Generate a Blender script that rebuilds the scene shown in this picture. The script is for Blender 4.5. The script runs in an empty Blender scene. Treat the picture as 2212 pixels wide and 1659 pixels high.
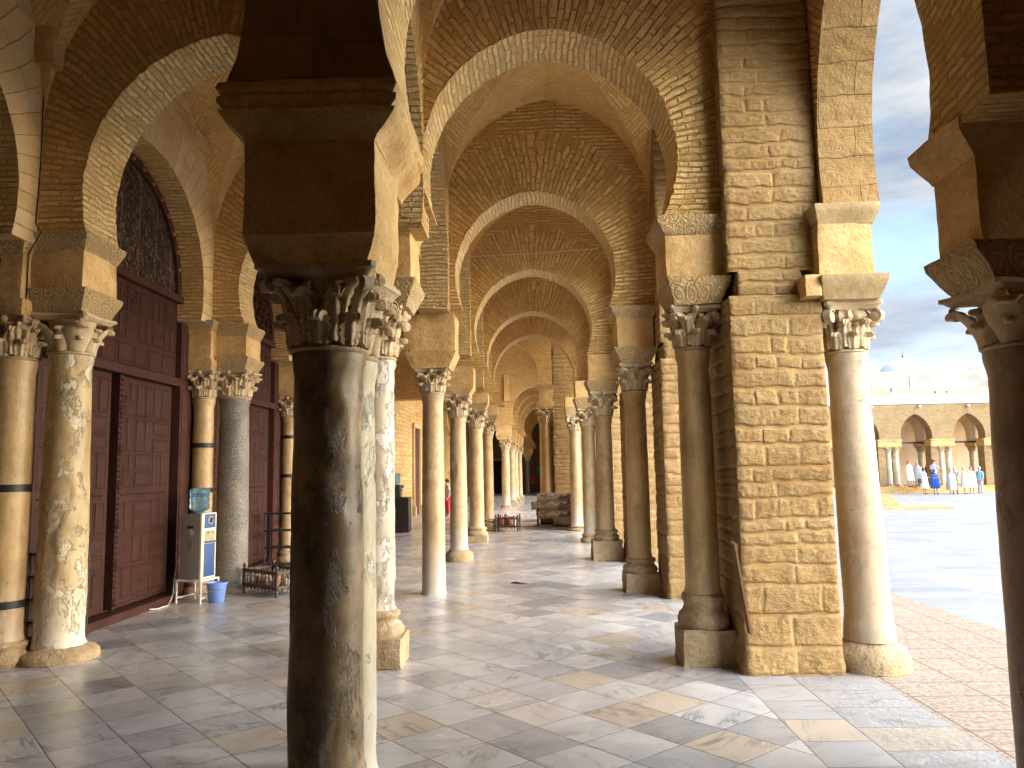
import bpy, bmesh, math, random
from mathutils import Vector, Matrix, noise as mnoise
R = math.radians
PI = math.pi
random.seed(7)
SC = bpy.context.scene
COL = SC.collection

# ------------------------------------------------------------------ camera
cam = bpy.data.objects.new('camera', bpy.data.cameras.new('camera'))
COL.objects.link(cam)
cam.data.sensor_width = 36.0
cam.data.lens = 1700.0 / 2212.0 * 36.0
cam.data.clip_start = 0.05
cam.data.clip_end = 3000
cam.matrix_world = (Matrix.Translation((0, 0, 1.7)) @ Matrix.Rotation(R(1.35), 4, 'Z')
                    @ Matrix.Rotation(PI / 2 + R(6.3), 4, 'X') @ Matrix.Rotation(R(-1.0), 4, 'Z'))
SC.camera = cam

# ------------------------------------------------------------------ world, sun, exposure
SUN_EL, SUN_AZ = 24.0, 108.0            # azimuth clockwise from +Y (the corridor's direction)
SUN_STRENGTH, SUN_ANGLE = 0.5, 80.0
SKY_STRENGTH = 0.088
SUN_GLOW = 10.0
EXPOSURE = 2.2
world = bpy.data.worlds.new("World")
SC.world = world
world.use_nodes = True
wn = world.node_tree
wn.nodes.clear()


def wnode(t, **kw):
    n = wn.nodes.new(t)
    for k, v in kw.items():
        setattr(n, k, v)
    return n


wo = wnode('ShaderNodeOutputWorld')
bg = wnode('ShaderNodeBackground')
sky = wnode('ShaderNodeTexSky', sky_type='NISHITA', sun_disc=False)
sky.sun_elevation = R(SUN_EL)
sky.sun_rotation = R(SUN_AZ)
sky.air_density = 1.0
sky.dust_density = 0.6
sky.ozone_density = 2.0
tc = wnode('ShaderNodeTexCoord')
mp = wnode('ShaderNodeMapping')
mp.inputs['Scale'].default_value = (1.0, 1.0, 3.4)
mp.inputs['Rotation'].default_value = (0.12, 0.10, 0.3)
mp.inputs['Location'].default_value = (0.35, 0.2, 0.1)
n1 = wnode('ShaderNodeTexNoise')
n1.inputs['Scale'].default_value = 2.6
n1.inputs['Detail'].default_value = 9
n1.inputs['Roughness'].default_value = 0.52
n1.inputs['Distortion'].default_value = 0.35
n2 = wnode('ShaderNodeTexNoise')
n2.inputs['Scale'].default_value = 5.5
n2.inputs['Detail'].default_value = 8
n2.inputs['Roughness'].default_value = 0.6
cr = wnode('ShaderNodeValToRGB')
cr.color_ramp.elements[0].position = 0.38
cr.color_ramp.elements[1].position = 0.60
cr2 = wnode('ShaderNodeValToRGB')
cr2.color_ramp.elements[0].position = 0.34
cr2.color_ramp.elements[0].color = (1.0, 1.3, 1.8, 1)
cr2.color_ramp.elements[1].position = 0.66
cr2.color_ramp.elements[1].color = (2.0, 2.15, 2.35, 1)
mx = wnode('ShaderNodeMix', data_type='RGBA')
wl = wn.links.new
wl(tc.outputs['Generated'], mp.inputs['Vector'])
wl(mp.outputs[0], n1.inputs['Vector'])
wl(mp.outputs[0], n2.inputs['Vector'])
wl(n1.outputs['Fac'], cr.inputs[0])
wl(n2.outputs['Fac'], cr2.inputs[0])
wl(cr.outputs[0], mx.inputs['Factor'])
wl(sky.outputs[0], mx.inputs['A'])
wl(cr2.outputs[0], mx.inputs['B'])
# overcast glow round the hidden sun, added out of view to light the gallery
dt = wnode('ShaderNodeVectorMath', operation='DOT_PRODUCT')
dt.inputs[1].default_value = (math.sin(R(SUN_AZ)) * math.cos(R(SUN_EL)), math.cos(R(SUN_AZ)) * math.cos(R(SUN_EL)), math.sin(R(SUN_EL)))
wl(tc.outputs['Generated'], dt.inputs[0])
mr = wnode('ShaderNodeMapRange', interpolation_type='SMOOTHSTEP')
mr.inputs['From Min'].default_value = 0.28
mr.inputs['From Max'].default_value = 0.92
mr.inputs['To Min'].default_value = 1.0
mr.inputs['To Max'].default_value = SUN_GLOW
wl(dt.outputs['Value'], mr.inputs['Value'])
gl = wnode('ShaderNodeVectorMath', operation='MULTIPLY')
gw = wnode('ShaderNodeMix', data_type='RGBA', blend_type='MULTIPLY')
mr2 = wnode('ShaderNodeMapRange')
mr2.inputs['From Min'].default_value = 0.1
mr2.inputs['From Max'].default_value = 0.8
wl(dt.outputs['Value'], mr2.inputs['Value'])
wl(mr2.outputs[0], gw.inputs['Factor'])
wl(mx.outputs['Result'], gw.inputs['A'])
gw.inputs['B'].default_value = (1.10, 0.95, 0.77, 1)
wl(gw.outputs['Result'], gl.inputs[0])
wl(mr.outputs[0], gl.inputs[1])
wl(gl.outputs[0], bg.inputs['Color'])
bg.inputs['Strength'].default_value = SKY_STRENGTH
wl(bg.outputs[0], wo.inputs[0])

sd = bpy.data.lights.new('sun', 'SUN')
sd.energy = SUN_STRENGTH
sd.angle = R(SUN_ANGLE)
sd.color = (1.0, 0.90, 0.76)
sun = bpy.data.objects.new('sun', sd)
COL.objects.link(sun)
_d = Vector((math.sin(R(SUN_AZ)) * math.cos(R(SUN_EL)), math.cos(R(SUN_AZ)) * math.cos(R(SUN_EL)), math.sin(R(SUN_EL))))
sun.rotation_euler = (-_d).to_track_quat('-Z', 'Y').to_euler()
sun.location = (30, -20, 40)

SC.view_settings.view_transform = 'Standard'
SC.view_settings.look = 'None'
SC.view_settings.exposure = EXPOSURE
SC.view_settings.gamma = 1.0
SC.view_settings.use_curve_mapping = False
SC.render.engine = 'CYCLES'
SC.cycles.use_denoising = True
SC.cycles.max_bounces = 14
SC.cycles.diffuse_bounces = 8
SC.cycles.glossy_bounces = 4
SC.cycles.sample_clamp_indirect = 8.0


# ------------------------------------------------------------------ material helpers
class Mat:
    def __init__(s, name, rough=0.85, spec=0.3):
        s.m = bpy.data.materials.new(name)
        s.m.use_nodes = True
        s.t = s.m.node_tree
        s.t.nodes.clear()
        s.out = s.t.nodes.new('ShaderNodeOutputMaterial')
        s.b = s.t.nodes.new('ShaderNodeBsdfPrincipled')
        s.t.links.new(s.b.outputs[0], s.out.inputs[0])
        s.b.inputs['Roughness'].default_value = rough
        s.b.inputs['Specular IOR Level'].default_value = spec
        s.tc = s.t.nodes.new('ShaderNodeTexCoord')
        s.obj = s.tc.outputs['Object']
        s.uv = s.tc.outputs['UV']

    def n(s, t, props=None, ins=None, out=0):
        nd = s.t.nodes.new(t)
        for k, v in (props or {}).items():
            setattr(nd, k, v)
        for k, v in (ins or {}).items():
            s.set(nd.inputs[k], v)
        return nd.outputs[out]

    def set(s, sock, v):
        if isinstance(v, bpy.types.NodeSocket):
            s.t.links.new(v, sock)
        else:
            if isinstance(v, tuple) and len(v) == 3 and sock.type == 'RGBA':
                v = (*v, 1)
            sock.default_value = v

    def math(s, op, a, b=0.0, c=0.0, clamp=False):
        return s.n('ShaderNodeMath', {'operation': op, 'use_clamp': clamp}, {0: a, 1: b, 2: c})

    def vmath(s, op, a, b=(0, 0, 0)):
        return s.n('ShaderNodeVectorMath', {'operation': op}, {0: a, 1: b})

    def scale(s, v, k):
        return s.n('ShaderNodeVectorMath', {'operation': 'MULTIPLY'}, {0: v, 1: k})

    def mix(s, f, a, b, mode='MIX'):
        nd = s.t.nodes.new('ShaderNodeMix')
        nd.data_type = 'RGBA'
        nd.blend_type = mode
        s.set(nd.inputs['Factor'], f)
        s.set(nd.inputs['A'], a)
        s.set(nd.inputs['B'], b)
        return nd.outputs['Result']

    def ramp(s, f, stops):
        nd = s.t.nodes.new('ShaderNodeValToRGB')
        e = nd.color_ramp.elements
        while len(e) < len(stops):
            e.new(0.5)
        for i, (p, c) in enumerate(stops):
            e[i].position = p
            if not isinstance(c, tuple):
                c = (c, c, c)
            e[i].color = (*c, 1)
        s.set(nd.inputs[0], f)
        return nd.outputs[0]

    def noise(s, vec, sc, det=4, ro=0.55, dist=0.0, out=0):
        return s.n('ShaderNodeTexNoise', None, {'Vector': vec, 'Scale': sc, 'Detail': det, 'Roughness': ro, 'Distortion': dist}, out)

    def rnd(s):
        return s.n('ShaderNodeObjectInfo', out=5)

    def own(s):          # object coordinates shifted by the object's own random number
        r = s.math('MULTIPLY', s.rnd(), 37.0)
        return s.vmath('ADD', s.obj, r)

    def bump(s, h, dist=0.02, strength=1.0):
        o = s.n('ShaderNodeBump', None, {'Height': h, 'Distance': dist, 'Strength': strength})
        s.t.links.new(o, s.b.inputs['Normal'])
        return o

    def col(s, c):
        s.set(s.b.inputs['Base Color'], c)
        return s


def brick_mat(name, bw, bh, mort, c1, c2, cm, bump=0.03, distort=0.03, chevron=False, ero=0.5, mortar_fade=0.0):
    m = Mat(name, 0.92, 0.15)
    p = m.own()
    nz = m.noise(p, 5.0, 3, 0.6, out=1)
    off = m.scale(m.vmath('SUBTRACT', nz, (0.5, 0.5, 0.5)), (distort, distort, distort))
    nz2 = m.noise(p, 1.1, 2, 0.5, out=1)
    off2 = m.scale(m.vmath('SUBTRACT', nz2, (0.5, 0.5, 0.5)), (distort * 2.5,) * 3)
    uv = m.vmath('ADD', m.vmath('ADD', m.uv, off), off2)
    if chevron:
        sp = m.t.nodes.new('ShaderNodeSeparateXYZ')
        m.t.links.new(uv, sp.inputs[0])
        tri = m.math('PINGPONG', sp.outputs[0], 0.28)
        v = m.math('ADD', sp.outputs[1], m.math('MULTIPLY', tri, 1.0))
        cb = m.t.nodes.new('ShaderNodeCombineXYZ')
        m.t.links.new(sp.outputs[0], cb.inputs[0])
        m.t.links.new(v, cb.inputs[1])
        uv = cb.outputs[0]
    bt = m.t.nodes.new('ShaderNodeTexBrick')
    bt.offset = 0.5
    bt.inputs['Color1'].default_value = (0, 0, 0, 1)
    bt.inputs['Color2'].default_value = (1, 1, 1, 1)
    bt.inputs['Mortar'].default_value = (0.5, 0.5, 0.5, 1)
    bt.inputs['Scale'].default_value = 1.0
    bt.inputs['Mortar Size'].default_value = mort
    bt.inputs['Mortar Smooth'].default_value = 0.9
    bt.inputs['Brick Width'].default_value = bw
    bt.inputs['Row Height'].default_value = bh
    m.t.links.new(uv, bt.inputs['Vector'])
    fac, rn = bt.outputs['Fac'], bt.outputs['Color']
    big = m.noise(p, 0.8, 4, 0.6)
    med = m.noise(p, 9.0, 5, 0.65)
    fine = m.noise(p, 55.0, 5, 0.7)
    # mortar smeared over some of the bricks
    smear = m.ramp(m.noise(p, 3.2, 4, 0.7), [(0.46 - 0.1 * ero, 0.0), (0.62, 1.0)])
    fac2 = m.math('MAXIMUM', fac, m.math('MULTIPLY', smear, 0.55 * ero))
    cb_ = m.mix(rn, c1, c2)
    wc = m.ramp(m.math('MULTIPLY_ADD', rn, 0.35, m.noise(p, 13.0, 5, 0.75)), [(0.42, 1.0), (0.66, 0.0)])
    c = m.mix(m.math('MAXIMUM', fac2, m.math('MULTIPLY', wc, 0.8 * ero)), cb_, cm)
    c = m.mix(0.75, c, m.ramp(med, [(0.25, 0.78), (0.5, 1.02), (0.8, 1.12)]), 'MULTIPLY')
    c = m.mix(0.8, c, m.ramp(big, [(0.3, (0.86, 0.78, 0.68)), (0.5, (1, 1, 1)), (0.72, (1.08, 1.06, 1.02))]), 'MULTIPLY')
    c = m.mix(0.5, c, m.ramp(fine, [(0.3, 0.8), (0.6, 1.1)]), 'MULTIPLY')
    m.col(c)
    inv = m.math('SUBTRACT', 1.0, fac2)
    wornb = m.ramp(m.math('MULTIPLY_ADD', rn, 0.35, m.noise(p, 13.0, 5, 0.75)), [(0.42, 0.0), (0.66, 1.0)])
    inv = m.math('MULTIPLY', inv, m.math('MULTIPLY_ADD', wornb, 0.75 * ero * 1.6, 1.0 - 0.75 * ero * 1.6 if ero < 0.8 else 0.1))
    h = m.math('MULTIPLY', inv, m.math('MULTIPLY_ADD', rn, 0.45, 0.55))
    h = m.math('MULTIPLY_ADD', med, 0.75, h)
    h = m.math('MULTIPLY_ADD', fine, 0.30, h)
    m.bump(h, bump)
    return m.m


OC1, OC2, OCM = (0.72, 0.46, 0.175), (0.86, 0.60, 0.28), (0.66, 0.395, 0.13)
M_BRICK = brick_mat('eroded_brick', 0.22, 0.056, 0.014, OC1, OC2, OCM, 0.06, 0.04, ero=0.6)
M_SOFF = brick_mat('soffit_brick', 0.22, 0.058, 0.012, (0.76, 0.54, 0.26), (0.84, 0.64, 0.35), (0.70, 0.48, 0.21), 0.05, 0.05)
M_VAULT = brick_mat('vault_brick', 0.24, 0.075, 0.009, (0.74, 0.475, 0.18), (0.82, 0.565, 0.25), (0.68, 0.42, 0.145), 0.02, 0.02, True)
M_BLOCK = brick_mat('ashlar', 0.42, 0.155, 0.014, (0.44, 0.285, 0.12), (0.54, 0.37, 0.17), (0.44, 0.28, 0.11), 0.035, 0.06, ero=0.7)
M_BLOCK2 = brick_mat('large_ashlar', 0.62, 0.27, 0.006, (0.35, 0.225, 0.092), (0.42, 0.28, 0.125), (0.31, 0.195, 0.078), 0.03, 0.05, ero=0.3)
M_VOUSS = brick_mat('voussoir_stone', 0.75, 0.17, 0.007, (0.62, 0.45, 0.23), (0.72, 0.54, 0.30), (0.50, 0.33, 0.15), 0.015, 0.02, ero=0.25)
M_PALEBRICK = brick_mat('pale_brick', 0.3, 0.11, 0.010, (0.31, 0.215, 0.11), (0.38, 0.275, 0.15), (0.26, 0.175, 0.088), 0.02, 0.01)


def stone_mat(name, c1, c2, bump=0.012, rough=0.9, fine=45.0, pores=True):
    m = Mat(name, rough, 0.2)
    p = m.own()
    a = m.noise(p, 2.3, 6, 0.65)
    b = m.noise(p, fine, 5, 0.7)
    md = m.noise(p, 14.0, 4, 0.6)
    c = m.mix(m.ramp(a, [(0.35, 0.0), (0.65, 1.0)]), c1, c2)
    c = m.mix(0.55, c, m.ramp(b, [(0.3, 0.65), (0.6, 1.1)]), 'MULTIPLY')
    c = m.mix(0.6, c, m.ramp(md, [(0.25, 0.72), (0.55, 1.04)]), 'MULTIPLY')
    h = m.math('MULTIPLY_ADD', md, 1.2, m.math('MULTIPLY', b, 0.5))
    if pores:
        vo = m.n('ShaderNodeTexVoronoi', None, {'Vector': p, 'Scale': 38.0})
        pr = m.ramp(m.math('ADD', vo, m.math('MULTIPLY', a, 0.25)), [(0.17, 1.0), (0.22, 0.0)])
        c = m.mix(m.math('MULTIPLY', pr, 0.6), c, (0.12, 0.07, 0.03))
        h = m.math('SUBTRACT', h, m.math('MULTIPLY', pr, 0.7))
    m.col(c)
    m.bump(h, bump)
    return m.m


M_STONE = stone_mat('impost_stone', (0.47, 0.285, 0.11), (0.68, 0.465, 0.215))
M_DARKSTONE = stone_mat('shade_darkened_stone', (0.22, 0.145, 0.085), (0.34, 0.235, 0.14), 0.012)  # darker copy of the impost stone, shade put into its colour
M_PALESTONE = stone_mat('pale_stone', (0.38, 0.27, 0.135), (0.47, 0.35, 0.19), 0.006, pores=False)
M_BASE = stone_mat('base_stone', (0.38, 0.27, 0.145), (0.52, 0.40, 0.25), 0.03)


def pier_mat():
    m = Mat('pier_stone', 0.95, 0.12)
    p = m.own()
    at = m.t.nodes.new('ShaderNodeAttribute')
    at.attribute_name = 'stone'
    sc_ = m.t.nodes.new('ShaderNodeSeparateColor')
    m.t.links.new(at.outputs['Color'], sc_.inputs[0])
    k, r = sc_.outputs[0], sc_.outputs[1]
    a = m.noise(p, 2.0, 5, 0.65)
    md = m.noise(m.n('ShaderNodeMapping', None, {'Vector': p, 'Scale': (1, 1, 1.8)}), 13.0, 6, 0.7)
    b = m.noise(p, 60.0, 4, 0.7)
    st = m.mix(r, (0.33, 0.21, 0.088), (0.42, 0.28, 0.125))
    c = m.mix(m.math('MULTIPLY', m.ramp(md, [(0.42, 0.0), (0.6, 1.0)]), 0.5), st, (0.47, 0.33, 0.165))
    c = m.mix(m.math('MULTIPLY', m.math('SUBTRACT', 1.0, k), 0.7), c, (0.36, 0.23, 0.097))
    c = m.mix(0.7, c, m.ramp(a, [(0.3, (0.74, 0.66, 0.56)), (0.55, (1.02, 1.02, 1.0))]), 'MULTIPLY')
    c = m.mix(0.65, c, m.ramp(b, [(0.3, 0.6), (0.6, 1.1)]), 'MULTIPLY')
    vo = m.n('ShaderNodeTexVoronoi', None, {'Vector': p, 'Scale': 46.0})
    pr = m.ramp(m.math('ADD', vo, m.math('MULTIPLY', a, 0.25)), [(0.17, 1.0), (0.22, 0.0)])
    c = m.mix(m.math('MULTIPLY', pr, 0.6), c, (0.16, 0.09, 0.03))
    m.col(c)
    h = m.math('MULTIPLY', m.math('MULTIPLY_ADD', md, 1.6, m.math('MULTIPLY', b, 0.7)), m.math('MULTIPLY_ADD', k, 0.7, 0.3))
    m.bump(m.math('SUBTRACT', h, m.math('MULTIPLY', pr, 0.5)), 0.022)
    return m.m


M_PIER = pier_mat()
M_CAP = stone_mat('capital_stone', (0.46, 0.345, 0.20), (0.58, 0.46, 0.30), 0.006, fine=70.0, pores=False)
M_CAPDARK = stone_mat('dark_capital_stone', (0.24, 0.17, 0.11), (0.36, 0.27, 0.18), 0.008, fine=60.0, pores=False)


def carved_mat(name, c1, c2, cell=0.085, style=0):
    m = Mat(name, 0.85, 0.25)
    p = m.own()
    sp = m.t.nodes.new('ShaderNodeSeparateXYZ')
    nz = m.noise(p, 8.0, 2, 0.5, out=1)
    m.t.links.new(m.vmath('ADD', m.uv, m.scale(m.vmath('SUBTRACT', nz, (0.5,) * 3), (0.045,) * 3)), sp.inputs[0])
    u = m.math('SUBTRACT', m.math('FRACT', m.math('DIVIDE', sp.outputs[0], cell)), 0.5)
    v = m.math('SUBTRACT', m.math('FRACT', m.math('DIVIDE', sp.outputs[1], cell * 1.3)), 0.5)
    r = m.math('SQRT', m.math('ADD', m.math('MULTIPLY', u, u), m.math('MULTIPLY', v, v)))
    an = m.math('ARCTAN2', v, u)
    sw = m.math('SINE', m.math('ADD', m.math('MULTIPLY', r, 26.0), m.math('MULTIPLY', an, 1.0 if style == 0 else 3.0)))
    w = m.math('MULTIPLY_ADD', sw, 0.5, 0.5)
    w = m.ramp(w, [(0.25, 0.0), (0.65, 1.0)])
    w = m.math('MULTIPLY', w, m.ramp(m.noise(p, 17.0, 4, 0.7), [(0.3, 0.25), (0.55, 1.0)]))
    a = m.noise(p, 2.5, 5, 0.6)
    b = m.noise(p, 50.0, 4, 0.7)
    c = m.mix(m.ramp(a, [(0.35, 0.0), (0.65, 1.0)]), c1, c2)
    c = m.mix(m.math('MULTIPLY', m.math('SUBTRACT', 1.0, w), 0.42), c, (c1[0] * 0.45, c1[1] * 0.38, c1[2] * 0.3))
    c = m.mix(0.4, c, m.ramp(b, [(0.3, 0.7), (0.6, 1.1)]), 'MULTIPLY')
    m.col(c)
    m.bump(m.math('MULTIPLY_ADD', b, 0.25, w), 0.03)
    return m.m


M_CARVED = carved_mat('carved_stone', (0.54, 0.37, 0.17), (0.66, 0.48, 0.245), 0.135)
M_CARVED2 = carved_mat('carved_stone_leaf', (0.58, 0.41, 0.20), (0.70, 0.52, 0.28), 0.115, 1)


def shaft_mat(name, c1, c2, chip, chip_amt=0.5, foot=(0.55, 0.53, 0.48), foot_amt=0.3, dark=0.0, rough=0.5):
    m = Mat(name, rough, 0.4)
    p = m.own()
    st = m.n('ShaderNodeMapping', None, {'Vector': p, 'Scale': (3.0, 3.0, 0.6)})
    a = m.noise(st, 1.6, 6, 0.62, 0.6)
    b = m.noise(p, 60.0, 5, 0.7)
    bl = m.noise(p, 3.4, 5, 0.7, 0.4)
    c = m.mix(m.ramp(a, [(0.33, 0.0), (0.66, 1.0)]), c1, c2)
    vein = m.ramp(m.noise(st, 3.0, 7, 0.7, 1.4), [(0.47, 0.0), (0.5, 1.0), (0.53, 0.0)])
    c = m.mix(m.math('MULTIPLY', vein, 0.35), c, tuple(x * 0.5 for x in c1))
    c = m.mix(0.7, c, m.ramp(bl, [(0.3, 0.6), (0.55, 1.05)]), 'MULTIPLY')
    sp = m.t.nodes.new('ShaderNodeSeparateXYZ')
    m.t.links.new(m.obj, sp.inputs[0])
    z = sp.outputs[2]
    fm = m.ramp(m.math('ADD', m.math('MULTIPLY', z, 0.7), m.math('MULTIPLY', a, 0.9)), [(0.35, 1.0), (1.0, 0.0)])
    c = m.mix(m.math('MULTIPLY', fm, foot_amt), c, foot)
    ch = m.ramp(m.noise(m.n('ShaderNodeMapping', None, {'Vector': p, 'Scale': (1.4, 1.4, 0.8)}), 4.2, 8, 0.72, 0.3),
                [(0.60 - 0.14 * chip_amt, 0.0), (0.62 - 0.12 * chip_amt, 1.0)])
    c = m.mix(m.math('MULTIPLY', ch, 0.85), c, chip)
    if dark:
        dk = m.ramp(m.noise(p, 2.0, 6, 0.7), [(0.40, 0.0), (0.56, 1.0)])
        c = m.mix(m.math('MULTIPLY', dk, dark), c, (0.07, 0.045, 0.025))
    m.col(c)
    cr_ = m.noise(p, 26.0, 6, 0.75)
    h = m.math('SUBTRACT', m.math('MULTIPLY', b, 0.10), m.math('MULTIPLY', ch, m.math('MULTIPLY_ADD', cr_, 1.2, 0.25)))
    h = m.math('ADD', h, m.math('MULTIPLY', bl, 0.5))
    m.bump(h, 0.014)
    m.set(m.b.inputs['Roughness'], m.math('MULTIPLY_ADD', ch, 0.35, rough - 0.05))
    return m.m


M_HONEY = shaft_mat('honey_marble', (0.40, 0.265, 0.12), (0.55, 0.425, 0.255), (0.60, 0.48, 0.31), -0.3, foot=(0.52, 0.51, 0.49), foot_amt=0.95)
M_HONEY2 = shaft_mat('ochre_marble', (0.42, 0.27, 0.11), (0.58, 0.42, 0.22), (0.56, 0.43, 0.26), -0.2, foot_amt=0.45)
M_NEARSH = shaft_mat('stained_marble', (0.29, 0.19, 0.095), (0.42, 0.30, 0.165), (0.38, 0.30, 0.21), 0.45, foot_amt=0.1, dark=0.6)
M_GREENISH = shaft_mat('grey_green_marble', (0.50, 0.41, 0.25), (0.60, 0.54, 0.38), (0.74, 0.70, 0.62), 0.35, foot_amt=0.9)
M_WHITESH = shaft_mat('whitened_marble', (0.45, 0.39, 0.28), (0.56, 0.50, 0.39), (0.72, 0.69, 0.62), 0.7, foot_amt=0.5)
M_FACSH = shaft_mat('weathered_pale_marble', (0.38, 0.275, 0.155), (0.47, 0.37, 0.24), (0.50, 0.42, 0.31), -0.05, foot_amt=0.2, rough=0.65)
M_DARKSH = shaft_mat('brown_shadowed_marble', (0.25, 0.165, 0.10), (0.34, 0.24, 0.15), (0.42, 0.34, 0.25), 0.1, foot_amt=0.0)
M_PLASTERSH = shaft_mat('peeling_plastered_marble', (0.40, 0.265, 0.11), (0.57, 0.445, 0.25), (0.72, 0.64, 0.46), 0.5, foot=(0.78, 0.77, 0.68), foot_amt=1.0)


def granite_mat():
    m = Mat('speckled_granite', 0.6, 0.4)
    p = m.own()
    vo = m.n('ShaderNodeTexVoronoi', None, {'Vector': p, 'Scale': 170.0}, 1)
    sx = m.t.nodes.new('ShaderNodeSeparateColor')
    m.t.links.new(vo, sx.inputs[0])
    a = m.noise(p, 2.5, 5, 0.6)
    c = m.ramp(sx.outputs[0], [(0.1, (0.07, 0.06, 0.05)), (0.5, (0.16, 0.14, 0.115)), (0.9, (0.33, 0.30, 0.255))])
    c = m.mix(0.8, c, m.ramp(a, [(0.3, 0.6), (0.6, 1.1)]), 'MULTIPLY')
    m.col(c)
    m.bump(m.noise(p, 50, 4, 0.7), 0.006)
    return m.m


M_GRANITE = granite_mat()


def tile_mat(name, ang, sx, sy, ox, oy, light=(0.56, 0.55, 0.54), dark=(0.25, 0.25, 0.26), warm=(0.48, 0.36, 0.21),
             warm_amt=0.5, rough=0.22, grout=(0.13, 0.10, 0.08), gw=0.0042, wear=0.0, vein_amt=0.75):
    m = Mat(name, rough, 0.5)
    v = m.n('ShaderNodeVectorRotate', {'rotation_type': 'Z_AXIS'}, {'Vector': m.obj, 'Angle': ang})
    v = m.vmath('ADD', v, (ox, oy, 0))
    nz = m.noise(m.obj, 1.3, 2, 0.5, out=1)
    v = m.vmath('ADD', v, m.scale(m.vmath('SUBTRACT', nz, (0.5,) * 3), (0.012, 0.012, 0)))
    t = m.vmath('DIVIDE', v, (sx, sy, 1.0))
    cell = m.vmath('FLOOR', t)
    fr = m.vmath('FRACTION', t)
    sp = m.t.nodes.new('ShaderNodeSeparateXYZ')
    m.t.links.new(fr, sp.inputs[0])
    ex = m.math('MULTIPLY', m.math('SUBTRACT', 0.5, m.math('ABSOLUTE', m.math('SUBTRACT', sp.outputs[0], 0.5))), sx)
    ey = m.math('MULTIPLY', m.math('SUBTRACT', 0.5, m.math('ABSOLUTE', m.math('SUBTRACT', sp.outputs[1], 0.5))), sy)
    e = m.math('MINIMUM', ex, ey)
    e = m.math('ADD', e, m.math('MULTIPLY', m.math('SUBTRACT', m.noise(m.obj, 30.0, 3, 0.6), 0.5), 0.005))
    gm = m.n('ShaderNodeMapRange', None, {'Value': e, 'From Min': gw * 0.6, 'From Max': gw * 1.5, 'To Min': 1.0, 'To Max': 0.0})
    c2 = m.vmath('MULTIPLY', cell, (1, 1, 0))
    wnn = m.t.nodes.new('ShaderNodeTexWhiteNoise')
    wnn.noise_dimensions = '2D'
    m.t.links.new(c2, wnn.inputs['Vector'])
    sc_ = m.t.nodes.new('ShaderNodeSeparateColor')
    m.t.links.new(wnn.outputs['Color'], sc_.inputs[0])
    r1, r2, r3 = sc_.outputs
    # each slab's own vein direction
    lv = m.n('ShaderNodeVectorRotate', {'rotation_type': 'Z_AXIS'}, {'Vector': m.obj, 'Angle': m.math('MULTIPLY', r3, 6.283)})
    lv = m.vmath('ADD', lv, m.scale(wnn.outputs['Color'], (40.0, 40.0, 40.0)))
    stv = m.n('ShaderNodeMapping', None, {'Vector': lv, 'Scale': (0.8, 3.6, 1.0)})
    vn = m.noise(stv, 1.3, 5, 0.55, 0.7)
    soft = m.noise(stv, 0.9, 3, 0.5, 0.4)
    vmask = m.ramp(vn, [(0.455, 0.0), (0.50, 1.0), (0.515, 0.2), (0.58, 0.0)])
    vmask = m.math('MULTIPLY', vmask, m.ramp(m.noise(lv, 2.2, 3, 0.6), [(0.42, 0.0), (0.62, 1.0)]))
    c = m.mix(m.ramp(soft, [(0.32, 0.0), (0.68, 1.0)]), light, tuple(0.5 * (a + b) for a, b in zip(light, dark)))
    c = m.mix(m.ramp(r1, [(0.0, 0.0), (0.55, 0.12), (0.85, 0.55), (1.0, 0.95)]), c, dark)
    c = m.mix(m.math('MULTIPLY', m.ramp(r2, [(0.80, 0.0), (0.97, 1.0)]), warm_amt), c, warm)
    c = m.mix(m.math('MULTIPLY', vmask, vein_amt), c, tuple(x * 0.42 for x in dark))
    stain = m.ramp(m.noise(m.obj, 0.9, 6, 0.7, 0.5), [(0.5, 0.0), (0.72, 1.0)])
    c = m.mix(m.math('MULTIPLY', stain, 0.35 * warm_amt), c, tuple(x * 0.8 for x in warm))
    dirt = m.noise(m.obj, 18.0, 6, 0.75)
    c = m.mix(0.3, c, m.ramp(m.noise(m.obj, 5.0, 3, 0.6), [(0.3, 0.8), (0.6, 1.04)]), 'MULTIPLY')
    h = m.math('MULTIPLY', gm, -1.0)
    if wear:
        wr = m.ramp(m.noise(m.obj, 2.4, 8, 0.75, 0.6), [(0.30, 0.0), (0.50, 1.0)])
        pit = m.noise(m.obj, 22.0, 7, 0.8)
        c = m.mix(m.math('MULTIPLY', wr, wear), c, m.mix(m.ramp(pit, [(0.4, 0.0), (0.6, 1.0)]), (0.20, 0.14, 0.095), (0.46, 0.37, 0.29)))
        h = m.math('ADD', h, m.math('MULTIPLY', m.math('MULTIPLY', pit, wr), 6.0))
        m.set(m.b.inputs['Roughness'], m.math('MULTIPLY_ADD', wr, 0.3, rough))
    else:
        m.set(m.b.inputs['Roughness'], m.math('MULTIPLY_ADD', m.noise(m.obj, 1.7, 3, 0.5), 0.16, rough - 0.03))
    c = m.mix(m.math('MULTIPLY', gm, 0.85), c, grout)
    m.col(c)
    tilt = m.math('MULTIPLY', m.math('SUBTRACT', m.noise(m.obj, 3.0, 3, 0.5), 0.5), 0.5)
    m.bump(m.math('ADD', h, tilt), 0.0035)
    return m.m


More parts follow.
